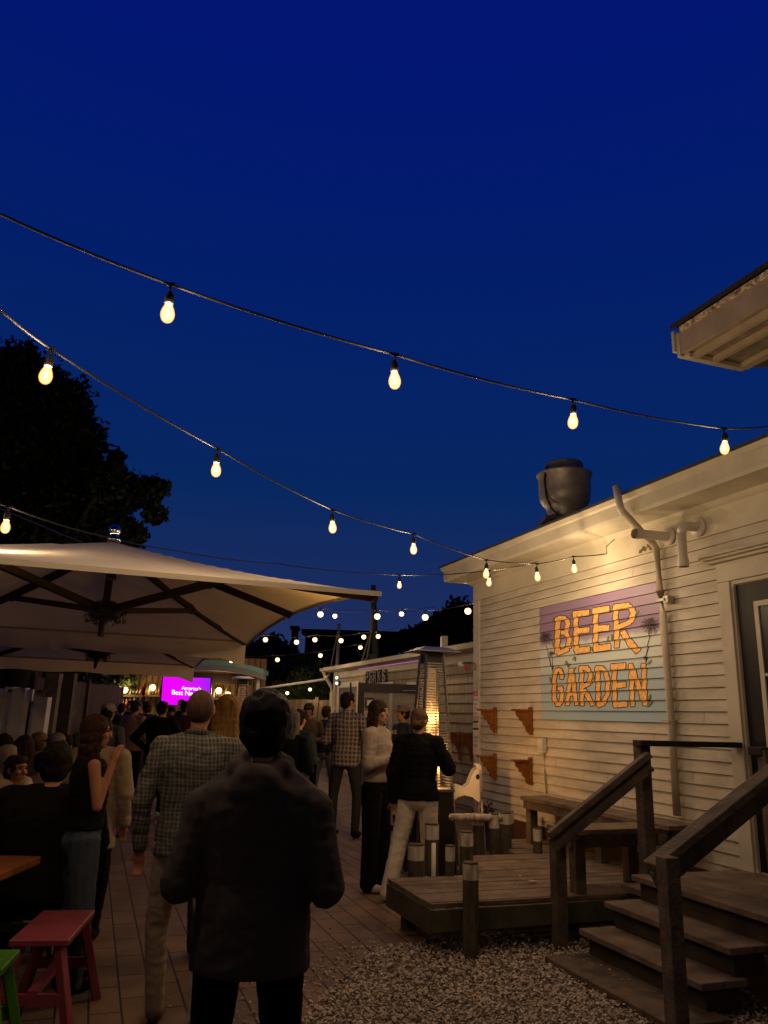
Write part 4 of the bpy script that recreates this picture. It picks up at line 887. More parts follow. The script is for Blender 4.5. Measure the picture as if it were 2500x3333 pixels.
string('bulb string from the tree at left to the hook on the mural wall', [(-300, 780, 2.3, 0), (0, 1008, 2.55, 0), (151, 1222, 3.0, 1), (703, 1530, 4.1, 1), (1082, 1717, 5.2, 1), (1346, 1788, 6.0, 1), (1583, 1868, 6.7, 1), (1749, 1878, 7.1, 1), (1869, 1852, 7.45, 1), (1972, 1803, 7.62, 0)], EN * 1.05)
string('thin bulb string running low over the umbrella finial', [(-520, 1560, 7.5, 1), (-260, 1600, 5.2, 1), (18, 1715, 4.5, 1), (372, 1752, 6.14, 0), (560, 1790, 7.0, 0), (900, 1835, 8.4, 0), (1300, 1905, 9.2, 1), (1592, 1896, 7.9, 1), (1752, 1828, 7.15, 0)], EN * 1.15)  # leading bulbs left of view are unseen, added to brighten the fence
string('far bulb string just above the gutter of the low building', [(640, 1955, 15, 0), (1043, 2003, 14, 1), (1228, 2010, 13.6, 1), (1384, 2013, 13, 1), (1523, 1993, 12.4, 1), (1548, 1960, 12.2, 0)], EN * 1.4, 'far', .004)
string('far bulb string ending at the utility pole right of the umbrella tip', [(700, 1960, 19, 0), (1090, 2008, 18, 1), (1307, 2001, 17, 1), (1420, 1975, 16.5, 0)], EN * 1.4, 'far', .004)
string('distant bulb string level with the far umbrella corner', [(800, 2060, 17, 0), (812, 2088, 17, 1), (864, 2085, 17.2, 1), (965, 2093, 17.4, 1), (1025, 2085, 17.8, 1), (1110, 2088, 18, 1), (1184, 2076, 18.4, 1), (1231, 2074, 18.6, 1), (1300, 2040, 19, 0)], EN * 1.4, 'far', .004)
string('distant lowest slanting bulb string above the dark trees', [(720, 2135, 19, 0), (753, 2153, 19, 1), (903, 2150, 19.4, 1), (1043, 2136, 20, 1), (1173, 2110, 20.5, 1), (1230, 2040, 21, 0)], EN * 1.4, 'far', .004)
string('farthest bulb string glowing behind the heads of the crowd', [(800, 2240, 24, 0), (862, 2268, 24, 1), (935, 2258, 24, 1), (1009, 2246, 24.5, 1), (1075, 2215, 25, 0)], EN * 1.4, 'far', .004)
string('added bulb string overhead behind the viewer', [], EN) if False else None
tb = thing('string_light', 'added unseen bulb string behind the viewer, warm fill for the yard', 'string light', (0, -1.5, 3.3), 0, 'strings of bulbs over the yard')  # added out of view, to warm backs and gravel against the blue sky
cm = MB(); cm.tube([(-4, -1.0, 3.5), (-1.6, -1.4, 3.3), (.6, -1.6, 3.28), (2.8, -1.4, 3.4)], .0055, 6); cm.build('cord', M_rubber, tb)  # cord of the added unseen string
for q in ((-2.6, -1.2, 3.25), (-.6, -1.5, 3.16), (1.4, -1.5, 3.17)):
    o = bpy.data.objects.new('bulb', bulb_me('near')[0]); COL.objects.link(o); o.location = q; o.parent = tb; o.matrix_parent_inverse = parent_world(tb).inverted(); add_light(Vector(q) - Vector((0, 0, .022)), EN * .42, par=tb, r=.018)  # added unseen bulb with its warm fill lamp
# hook for the second string
hk = MB(); hs_, hz_ = onW(1975, 1803, .12); hk.tube([W(hs_, .12, hz_), W(hs_, .12, hz_ + .005), W(hs_, .125, hz_ + .07), W(hs_ + .02, .03, hz_ + .16)], .004, 6); hk.build('string_hook', M_black, bld)
# cables: over the umbrella, the awning cord between bar and low building
t = thing('guy_wire', 'thin wire descending behind the umbrella top at the left', 'wire', (0, 0, 0)); MB().tube([atY(0, 1655, 8.), atY(290, 1775, 8.4)], .006, 5).build('wire', M_steel, t)
t = thing('awning_pole', 'pale slanting pole between the bar roof and the low building', 'pole', (0, 0, 0)); MB().tube([atY(850, 2242, 19), atY(1055, 2212, 19.6), atY(1072, 2195, 19.8)], .03, 8).build('pole', mat('pale_pole', (.5, .5, .52), .5), t, True)

# ================================================================== BACKGROUND: bar, fences, poles, far roofs, trees
BY = 21.0
def bx(px0, py0, px1, py1, Y, d=.1):
    a_ = atY(px0, py1, Y); b__ = atY(px1, py0, Y); return (a_.x, b__.x, Y, Y + d, a_.z, b__.z)
bar = thing('bar_pavilion', 'open wooden bar with teal curved roof edge, shelves and screen at the back', 'bar', atY(600, 2330, BY))
a_ = atY(360, 2330, BY); b__ = atY(845, 2330, BY)
MB().box(a_.x, b__.x, BY + .6, BY + .7, 0, 3.0).build('back_wall', mat('bar_boards', (.14, .085, .05), .8, nz=.35, nscale=5, stretch=(8, 1, .5)), bar)
mb = MB()
for i in range(24):
    x = a_.x + (b__.x - a_.x) * i / 24; mb.box(x, x + .02, BY + .585, BY + .599, 0, 3.0)
mb.build('board_gap', mat('gap_dark', (.03, .02, .015), .9), bar)
mb = MB(); pts = []
for k in range(13):
    px = 560 + (858 - 560) * k / 12; py = 2168 + 26 * ((k / 12) ** 3.2) - 6 * sin(pi * k / 12); pts.append(atY(px, py, BY - .5))
for k in range(12): 
    p, q = pts[k], pts[k + 1]; mb.hexa([p, q, q + Vector((0, .9, 0)), p + Vector((0, .9, 0)), p + Vector((0, 0, -.16)) + Vector((0, 0, .28)), q + Vector((0, 0, .12)), q + Vector((0, .9, .12)), p + Vector((0, .9, .12))])
mb.build('roof_edge', mat('teal_paint', (.10, .24, .26), .5, nz=.2), bar)
mb = MB(); 
for k in range(12): 
    p, q = pts[k], pts[k + 1]; mb.hexa([p + Vector((0, .02, -.14)), q + Vector((0, .02, -.14)), q + Vector((0, .5, -.14)), p + Vector((0, .5, -.14)), p + Vector((0, .02, -.002)), q + Vector((0, .02, -.002)), q + Vector((0, .5, -.002)), p + Vector((0, .5, -.002))])
mb.build('fascia', mat('bar_fascia', (.13, .13, .15), .6), bar)
MB().box(*bx(820, 2190, 838, 2560, BY - .2, .14)).build('post', mat('bar_post', (.45, .43, .44), .6), bar)
MB().box(*bx(560, 2195, 820, 2222, BY + .1, .05)).build('header', mat('header_dark', (.07, .05, .045), .8), bar)
for (x0, y0, x1) in ((392, 2262, 462), (470, 2262, 520), (690, 2272, 740)):
    MB().box(*bx(x0, y0, x1, y0 + 5, BY + .3, .3)).build('shelf', M_rib, bar)
c = atY(450, 2345, BY - .6); d = atY(760, 2345, BY - .6); MB().box(c.x, d.x, BY - .6, BY - .1, 1.02, 1.08).build('counter', M_deck, bar); MB().box(c.x, d.x, BY - .5, BY - .2, 0, 1.019).build('counter_front', M_fence, bar)
# bottles
k = 0
cols = [(.02, .03, .02), (.12, .02, .01), (.10, .05, .01), (.3, .28, .24), (.02, .02, .03)]
for (xa, xb, yb, n_, bl_) in ((396, 460, 2262, 6, 'liquor bottle on the leftmost shelf of the bar wall'), (472, 520, 2262, 6, 'liquor bottle on the shelf directly left of the screen'), (692, 738, 2272, 6, 'liquor bottle on the shelf right of the screen'), (380, 440, 2300, 5, 'bottle standing low beside the brightest bar lamp')):
    for i in range(n_):
        p = atY(xa + (xb - xa) * (i + .5) / n_, yb, BY + .42); hh = random.uniform(.20, .30); k += 1
        o = MB().lathe(p, [(.032, 0), (.036, hh * .1), (.036, hh * .6), (.013, hh * .78), (.013, hh)], 10).build('bottle', mat('bottle%d' % (k % 5), cols[k % 5], .2, spec=.6), None, True)
        tag(o, bl_, 'bottle', bl_.replace('bottle', 'bottles', 1))
# lamps of the bar
M_lampglow = emis_bulb('lamp_glow', (1., .70, .28), (1., .5, .12), 2.5)
for i, (px, py, lb, pw) in enumerate(((407, 2246, 'globe lamp over the leftmost back-bar shelf', 5), (497, 2238, 'globe lamp between the shelf and the purple screen', 5), (382, 2278, 'lowest and brightest globe lamp at the left end of the bar', 7), (712, 2248, 'globe lamp right of the purple screen', 4), (742, 2262, 'small globe lamp next to the distant heater', 2))):
    p = atY(px, py, BY + .2); t = thing('bar_lamp', lb, 'lamp', p, 0, 'warm lamps on the bar wall')
    MB().ell(p, (.085, .07, .085)).build('globe', M_lampglow, t, True); MB().tube([p + Vector((0, .02, .07)), p + Vector((0, .3, .12))], .012, 6).build('lamp_arm', M_black, t)
    add_light(p + Vector((0, -.12, 0)), pw * 3.5, (1, .6, .22), .06, t)
# the screen
tv = thing('screen', 'glowing magenta screen with white writing above the bar crowd', 'screen', atY(605, 2240, BY))
p0, p1, p2, p3 = atY(524, 2292, BY - .3), atY(683, 2302, BY - .3), atY(685, 2207, BY - .3), atY(531, 2203, BY - .3)
dpt = Vector((0, .06, 0)); mb = MB()
ex = .03; q0, q1, q2, q3 = p0 + Vector((-ex, .004, -ex)), p1 + Vector((ex, .004, -ex)), p2 + Vector((ex, .004, ex)), p3 + Vector((-ex, .004, ex)); mb.hexa([q0, q1, q1 + dpt, q0 + dpt, q3, q2, q2 + dpt, q3 + dpt]); mb.build('bezel', M_black, tv)
def screen_mat():
    m = bpy.data.materials.new('screen_glow'); m.use_nodes = True; n = m.node_tree; l = n.links; b = n.nodes['Principled BSDF']; b.inputs['Base Color'].default_value = (.02, 0, .02, 1)
    t_ = n.nodes.new('ShaderNodeTexCoord'); s = n.nodes.new('ShaderNodeSeparateXYZ'); l.new(t_.outputs['Generated'], s.inputs[0])
    r = n.nodes.new('ShaderNodeValToRGB'); l.new(s.outputs[0], r.inputs[0]); r.color_ramp.elements[0].color = (.80, .0, .92, 1); r.color_ramp.elements[0].position = .45; r.color_ramp.elements[1].color = (.30, .01, .95, 1); r.color_ramp.elements[1].position = 1.
    l.new(r.outputs[0], b.inputs['Emission Color']); b.inputs['Emission Strength'].default_value = 1.05; return m
MB().quad(p0, p1, p2, p3).build('display', screen_mat(), tv)
ux = (p1 - p0); uz = (p3 - p0); 
for (txt, u0, v0, sz) in (("America's", .40, .58, .13), ("Best Ne", .20, .38, .17), ("________", .24, .26, .07)):
    if txt[0] == '_': continue
    me = text_mesh(txt, sz)
    for v in me.vertices: v.co = p0 + ux * u0 + ux.normalized() * v.co.x + uz * v0 + uz.normalized() * v.co.y + Vector((0, -.008, 0))
    me.materials.append(emis('white_letters', (1, .9, 1), 1.8)); o = bpy.data.objects.new('lettering', me); COL.objects.link(o); o.parent = tv; o.matrix_parent_inverse = parent_world(tv).inverted()
add_light((p0 + p2) / 2 + Vector((0, -.5, 0)), 5., (.75, .05, .9), .4, tv)
# violet wash on the umbrella / roof edge from the bar's light strip
# board fences
def fence(label, pxa, ya, pxb, yb, ht, m, bw=.14, posts=True, gapz=0.):
    A_ = Vector((ray(pxa, 2320).x / ray(pxa, 2320).y * ya, ya, 0)); B__ = Vector((ray(pxb, 2320).x / ray(pxb, 2320).y * yb, yb, 0))
    t = thing('board_fence', label, 'fence', (A_ + B__) / 2); d = (B__ - A_); L_ = d.length; d.normalize(); nn = Vector((-d.y, d.x, 0)); mb = MB(); x = 0
    while x < L_:
        h = ht + random.uniform(-.012, .012); a = A_ + d * x; b = A_ + d * min(x + bw - .008, L_); mb.hexa([a, b, b + nn * .02, a + nn * .02, a + Vector((0, 0, h)), b + Vector((0, 0, h)), b + nn * .02 + Vector((0, 0, h)), a + nn * .02 + Vector((0, 0, h))]); x += bw
    mb.build('boards', m, t); mb = MB()
    for z in (.35, ht - .2): mb.hexa([A_ + nn * .021 + Vector((0, 0, z)), B__ + nn * .021 + Vector((0, 0, z)), B__ + nn * .06 + Vector((0, 0, z)), A_ + nn * .06 + Vector((0, 0, z)), A_ + nn * .021 + Vector((0, 0, z + .09)), B__ + nn * .021 + Vector((0, 0, z + .09)), B__ + nn * .06 + Vector((0, 0, z + .09)), A_ + nn * .06 + Vector((0, 0, z + .09))])
    mb.build('rail', m, t)
    for x in np.arange(0, L_ + .1, 2.4): p = A_ + d * x; MB().box(p.x - .05, p.x + .05, p.y - .06, p.y - .0, 0, ht + .08).build('post', m, t)
    return t
fence('brown board fence behind the seated people at left', 95, 14.0, 395, 18.5, 2.05, M_fence)
fence('brown board fence beyond the capped man, left of the low building', 830, 26., 1085, 24.5, 2.0, mat('fence_warm', (.16, .12, .08), .85, nz=.4, nscale=5, stretch=(2, 2, .4)))
wf_ = thing('vinyl_fence', 'white vinyl fence with square posts at the left edge', 'fence', atY(60, 2340, 12.5))
for i, (x0, x1, yt) in enumerate(((-60, -10, 2240), (17, 42, 2238), (97, 114, 2268))): MB().box(*bx(x0, yt, x1, 2700, 12.3, .16)).build('post', M_vinyl, wf_)
for (x0, x1, yt) in ((43, 68, 2243), (69, 96, 2282), (-9, 16, 2250)): MB().box(*bx(x0, yt, x1, 2700, 12.38, .05)).build('panel', M_vinyl, wf_)
for (x0, x1) in ((15, 45),): b6 = bx(x0, 2236, x1, 2244, 12.27, .22); MB().box(*b6).build('post_cap', M_vinyl, wf_)
t = thing('timber_post', 'square timber post rising above the brown fence at left', 'post', atY(138, 2340, 13)); MB().box(*bx(126, 2190, 150, 2700, 13.2, .14)).build('post', mat('timber', (.25, .18, .10), .8, nz=.3), t)
MB().box(*bx(118, 2245, 146, 2262, 13.15, .2)).build('post_block', MATS['timber'], t)
t = thing('timber_post', 'second darker timber post with a thin pole next to it', 'post', atY(190, 2340, 14)); MB().box(*bx(178, 2190, 196, 2700, 14.2, .14)).build('post', mat('timber2', (.14, .11, .07), .8, nz=.3), t); MB().tube([atY(203, 2195, 14.1), atY(178, 2330, 14.1)], .02, 6).build('thin_pole', M_pvc, t)
t = thing('fence_plaque', 'small yellow and black beehive-shaped plaque on the brown fence', 'plaque', atY(229, 2310, 15.4)); p = atY(229, 2310, 15.3)
MB().prism([p + Vector(v) for v in ((-.07, 0, -.10), (.07, 0, -.10), (.075, 0, -.02), (-.075, 0, -.02))], (0, 0, 0), (0, .03, 0)).build('yellow_base', mat('yellow', (.35, .28, .03), .6), t)
MB().prism([p + Vector(v) for v in ((-.075, 0, -.019), (.075, 0, -.019), (.06, 0, .06), (.0, 0, .11), (-.06, 0, .06))], (0, 0, 0), (0, .03, 0)).build('dark_top', M_black, t)
# utility poles with cables
t = thing('utility_pole', 'wooden utility pole standing beyond the low roof, with leaning cables', 'pole', atY(1228, 2330, 27)); MB().tube([atY(1228, 2330, 27) * 1, atY(1215, 1905, 27)], [.15, .09], 10).build('pole', mat('pole_wood', (.13, .12, .09), .9, nz=.3), t, True)
for q in ((1175, 2160, 1205, 2060), (1205, 2060, 1215, 1975), (1195, 2140, 1218, 2000), (1175, 2160, 1195, 2140)): MB().tube([atY(q[0], q[1], 26.6), atY(q[2], q[3], 26.6)], .035, 6).build('cable', mat('cable_pale', (.30, .30, .18), .7), t, True)
MB().box(*bx(1193, 2128, 1228, 2150, 26.7, .3)).build('transformer_box', MATS['pole_wood'], t)
t = thing('utility_pole', 'thin grey pole with a stay wire left of the low building', 'pole', atY(1098, 2330, 25)); MB().tube([atY(1090, 2330, 25), atY(1104, 2030, 25)], [.07, .05], 8).build('pole', mat('grey_pole', (.22, .21, .20), .7), t, True); MB().tube([atY(1075, 2180, 25), atY(1100, 2050, 25)], .015, 5).build('stay_wire', M_galv, t)
# far roofs
t = thing('distant_building', 'dark distant flat-roofed building behind the string lights', 'building', (-2, 60, 0)); b6 = bx(980, 2072, 1300, 2330, 60, 12); MB().box(b6[0], b6[1], b6[2], b6[3], 0, b6[5]).build('wall', mat('far_wall', (.06, .06, .07), .9, nz=.3, nscale=1), t)
MB().box(b6[0] - .3, b6[1] + .3, 59.7, 72.5, b6[5], b6[5] + .35).build('parapet', mat('far_parapet', (.075, .075, .08), .9), t)
t = thing('brick_chimney', 'small dark chimney silhouette against the sky between bulbs', 'chimney', atY(955, 2100, 48)); b6 = bx(943, 2048, 967, 2160, 48, 1.); MB().box(*b6[:4], 0, b6[5]).build('stack', mat('chim', (.05, .045, .045), .9), t); MB().box(b6[0] - .1, b6[1] + .1, 47.9, 49.1, b6[5], b6[5] + .2).build('cap', M_black, t)
t = thing('roof_vent', 'short grey vent stack on the low building roof by the hood of the heater', 'vent', atY(1450, 2090, 16)); b6 = bx(1437, 2070, 1458, 2125, 16.0, .3); MB().box(*b6).build('stack', M_galv, t)

def crown(t, blobs, n_leaf, size, m, seed=0):
    r = np.random.default_rng(seed); P = []; tot = sum(b[1][0] * b[1][2] for b in blobs)
    vs = []; 
    for c, rad in blobs:
        k = int(n_leaf * rad[0] * rad[2] / tot); d = r.normal(size=(k, 3)); d /= np.linalg.norm(d, axis=1)[:, None]; rr = r.uniform(.25, 1., k) ** .45
        off = np.array([noise.noise(Vector(x) * 2.3 + Vector((seed, 0, c[0]))) for x in d]); rr = rr * (1 + .28 * off); rr = np.where(r.uniform(size=k) < .07, r.uniform(.95, 1.28, k), rr)
        P.append(np.array(c)[None] + d * rr[:, None] * np.array(rad)[None])
    P = np.concatenate(P); k = len(P); a_ = r.normal(size=(k, 3)); a_ /= np.linalg.norm(a_, axis=1)[:, None]; b_ = np.cross(a_, r.normal(size=(k, 3))); b_ /= np.linalg.norm(b_, axis=1)[:, None]
    s_ = size * r.uniform(.6, 1.4, k)[:, None]; V = np.stack([P - a_ * s_, P - b_ * s_ * .5, P + a_ * s_, P + b_ * s_ * .5], 1).reshape(-1, 3)
    me = bpy.data.meshes.new('crown'); me.from_pydata(V.tolist(), [], [tuple(range(i * 4, i * 4 + 4)) for i in range(k)]); me.materials.append(m); o = bpy.data.objects.new('crown', me); COL.objects.link(o)
    o.parent = t; o.matrix_parent_inverse = parent_world(t).inverted(); return o
def tree(label, blobs, n_leaf, size, m, trunk, seed, group='trees beyond the yard'):
    t = thing('tree', label, 'tree', (trunk[0], trunk[1], 0), 0, group)
    top = max(c[2] for c, r in blobs) - .3; m_ = MB(); m_.tube([(trunk[0], trunk[1], 0), (trunk[0] + .1, trunk[1], top * .4), (trunk[0], trunk[1], top)], [trunk[2], trunk[2] * .7, trunk[2] * .2], 10)
    for c, r in blobs[:8]: m_.tube([(trunk[0], trunk[1], min(top * .5, c[2] * .6)), (c[0], c[1], c[2])], [trunk[2] * .4, trunk[2] * .08], 6)
    m_.build('trunk', M_bark, t, True); crown(t, blobs, n_leaf, size, m, seed)
def blob(px, py, Y, rpx): p = atY(px, py, Y); r = rpx * Y / 2600; return (tuple(p), (r, r * .9, r))
TY = 20
tree('huge dark tree filling the left edge behind the umbrella', [blob(-40, 1300, TY, 200), blob(60, 1260, TY, 150), blob(190, 1330, TY, 125), blob(250, 1450, TY, 105), blob(60, 1500, TY, 230), blob(230, 1600, TY, 150), blob(400, 1600, TY, 75), blob(340, 1560, TY - 1, 75), blob(480, 1600, TY, 58), blob(505, 1670, TY, 42), blob(430, 1740, TY, 50), blob(120, 1750, TY, 230), blob(-120, 1600, TY, 260), blob(340, 1720, TY, 90), blob(380, 1490, TY, 30), blob(525, 1585, TY, 30)], 60000, .10, M_leafdark, (atY(60, 2300, TY).x, TY, .5), 3)
tree('dark broad tree rising behind the end of the low building', [blob(1500, 2030, 40, 75), blob(1440, 2060, 40, 60), blob(1380, 2085, 40, 50), blob(1330, 2090, 41, 42), blob(1560, 2090, 40, 80), blob(1430, 2110, 40, 60)], 9000, .22, M_leafdark, (atY(1470, 2300, 40).x, 40, .4), 5)
tree('mid green bushy tree behind the bar roof', [blob(900, 2230, 30, 80), blob(830, 2180, 32, 70), blob(980, 2200, 31, 70), blob(760, 2200, 32, 60), blob(1040, 2230, 29, 50)], 12000, .12, M_leafdark, (atY(900, 2330, 30).x, 30, .3), 8)
tree('leafy green bush lit by the farthest bulbs', [blob(990, 2240, 26.5, 60), blob(1050, 2250, 26.5, 45), blob(920, 2270, 26.5, 50), blob(1040, 2200, 27, 40)], 9000, .07, M_leaf, (atY(1000, 2330, 26.5).x, 26.5, .15), 9)
tree('dim green tree seen under the umbrella at left', [blob(290, 2240, 21, 70), blob(230, 2220, 22, 70), blob(340, 2260, 21, 50), blob(100, 2230, 22, 90), blob(180, 2230, 22, 80), blob(395, 2215, 21.4, 45), blob(20, 2230, 22, 110), blob(-90, 2200, 22, 130), blob(130, 2280, 22, 70), blob(60, 2290, 22, 60)], 20000, .09, M_leaf, (atY(250, 2330, 21).x, 21, .2), 11)
tree('low dark tree left of the distant flat-roofed building', [blob(880, 2130, 50, 60), blob(820, 2150, 50, 55), blob(930, 2150, 50, 50), blob(760, 2160, 50, 50)], 6000, .25, M_leafdark, (atY(870, 2330, 50).x, 50, .3), 12)

# ================================================================== FURNITURE at left
def stool(label, ctr, wx, wy, h, rz, m, name='stool', cat='stool', group=None, splay=.06):
    t = thing(name, label, cat, ctr, rz, group); 
    def T(v): return Vector(ctr) + Matrix.Rotation(rz, 3, 'Z') @ Vector(v)
    def hx(m_, x0, x1, y0, y1, z0, z1): return m_.hexa([T(p) for p in ((x0, y0, z0), (x1, y0, z0), (x1, y1, z0), (x0, y1, z0), (x0, y0, z1), (x1, y0, z1), (x1, y1, z1), (x0, y1, z1))])
    m_ = MB(); hx(m_, -wx / 2, wx / 2, -wy / 2, -.003, h - .03, h); hx(m_, -wx / 2, wx / 2, .003, wy / 2, h - .03, h); m_.build('seat', m, t, bevel=.004)
    for sx_ in (-1, 1):
        for sy_ in (-1, 1): MB().beam(T((sx_ * (wx / 2 + splay), sy_ * (wy / 2 - .02 + splay * .5), 0)), T((sx_ * (wx / 2 - .05), sy_ * (wy / 2 - .04), h - .032)), .045, .045).build('leg', m, t, bevel=.003)
    for sy_ in (-1, 1): MB().beam(T((-(wx / 2 + splay * .4), sy_ * (wy / 2 - .02 + splay * .2), h * .42)), T(((wx / 2 + splay * .4), sy_ * (wy / 2 - .02 + splay * .2), h * .42)), .028, .05).build('stretcher', m, t)
    MB().beam(T((0, -(wy / 2), h * .48)), T((0, wy / 2, h * .48)), .05, .028).build('stretcher', m, t)
    return t
M_pinkp = mat('pink_paint', (.27, .055, .085), .5, nz=.2, nscale=8); M_greenp = mat('green_paint', (.07, .24, .02), .5, nz=.2, nscale=8); M_lime = mat('lime_paint', (.22, .26, .06), .5, nz=.25, nscale=8); M_orgt = mat('orange_table', (.24, .085, .02), .5, nz=.25, nscale=5)
stool('pink painted stool standing at the bottom left', (-1.66, 4.47, 0), .28, .60, .45, radians(8), M_pinkp)
stool('bright green stool cut by the bottom left edge of the picture', (-1.92, 3.82, 0), .62, .30, .45, radians(10), M_greenp)
stool('lime green bench behind the orange table', (-2.55, 5.55, 0), .95, .30, .45, radians(4), M_lime, 'bench', 'bench')
t = thing('picnic_table', 'orange brown painted table at the left edge of the picture', 'table', (-2.3, 4.4, 0)); 
mb = MB()
for i in range(4): mb.box(-3.0, -1.86, 4.02 + i * .165, 4.02 + i * .165 + .158, .70, .74)
mb.build('tabletop', M_orgt, t, bevel=.004)
for (x, y) in ((-2.1, 4.15), (-2.85, 4.15), (-2.1, 4.55), (-2.85, 4.55)): MB().beam((x + (.0 if x < -2.5 else .1), y, 0), (x, y, .70), .05, .05).build('leg', M_pinkp, t)

exec_people = True
# ================================================================== PEOPLE
def remesh(mb_, voxel, smooth=2, fold=0., fs=9., seed=0, aniso=(1, 1, 1)):
    me = mb_.mesh('tmp'); bm = bmesh.new(); bm.from_mesh(me); bmesh.ops.recalc_face_normals(bm, faces=bm.faces); bm.to_mesh(me); bm.free()
    o = bpy.data.objects.new('tmp', me); COL.objects.link(o); md = o.modifiers.new('r', 'REMESH'); md.mode = 'VOXEL'; md.voxel_size = voxel; md.adaptivity = 0
    bpy.context.view_layer.update(); out = bpy.data.meshes.new_from_object(o.evaluated_get(bpy.context.evaluated_depsgraph_get()))
    COL.objects.unlink(o); bpy.data.objects.remove(o); bpy.data.meshes.remove(me)
    bm = bmesh.new(); bm.from_mesh(out)
    for _ in range(smooth): bmesh.ops.smooth_vert(bm, verts=bm.verts, factor=.5, use_axis_x=True, use_axis_y=True, use_axis_z=True)
    if fold:
        bm.normal_update()
        for v in bm.verts:
            q = Vector((v.co.x * aniso[0], v.co.y * aniso[1], v.co.z * aniso[2])) * fs + Vector((seed * 3.1, 0, 0)); f = noise.noise(q) + .5 * noise.noise(q * 2.1); r = 1 - abs(f) * 2
            v.co += v.normal * fold * r
    bm.to_mesh(out); bm.free(); out.shade_smooth(); return out
def put(me, name, m, parent):
    me.materials.clear(); me.materials.append(m); o = bpy.data.objects.new(name, me); COL.objects.link(o); o.parent = parent; return o

def fab(name, c, nz=.2): return mat('cloth_' + name, c, .9, spec=.12, nz=nz, nscale=7, bump=.06, bscale=400)
HAIR = {}
def hairmat(name, c):
    return mat('hair_' + name, c, .6, spec=.15, nz=.45, nscale=9, bump=.5, bscale=45, stretch=(9, 9, .6))
ARMS = dict(
    down=((.075, -.03, -.28), (.075, .03, -.53)), hold=((.085, -.02, -.27), (-.04, .21, -.26)), pocket=((.13, -.05, -.26), (.06, .07, -.44)), hip=((.20, -.06, -.24), (.03, .03, -.40)),
    cross=((.09, .04, -.27), (-.17, .20, -.22)), phone=((.05, .04, -.26), (.0, .12, .02)), up=((.08, .08, -.26), (-.02, .16, -.02)), face=((.12, .05, -.22), (-.04, .15, .01)), back=((.12, -.12, -.26), (.12, .02, -.50)), elbows=((.065, -.04, -.25), (-.05, .18, -.22)), out=((.20, .04, -.20), (.25, .22, -.28)), table=((.06, .12, -.25), (.0, .34, -.20)))
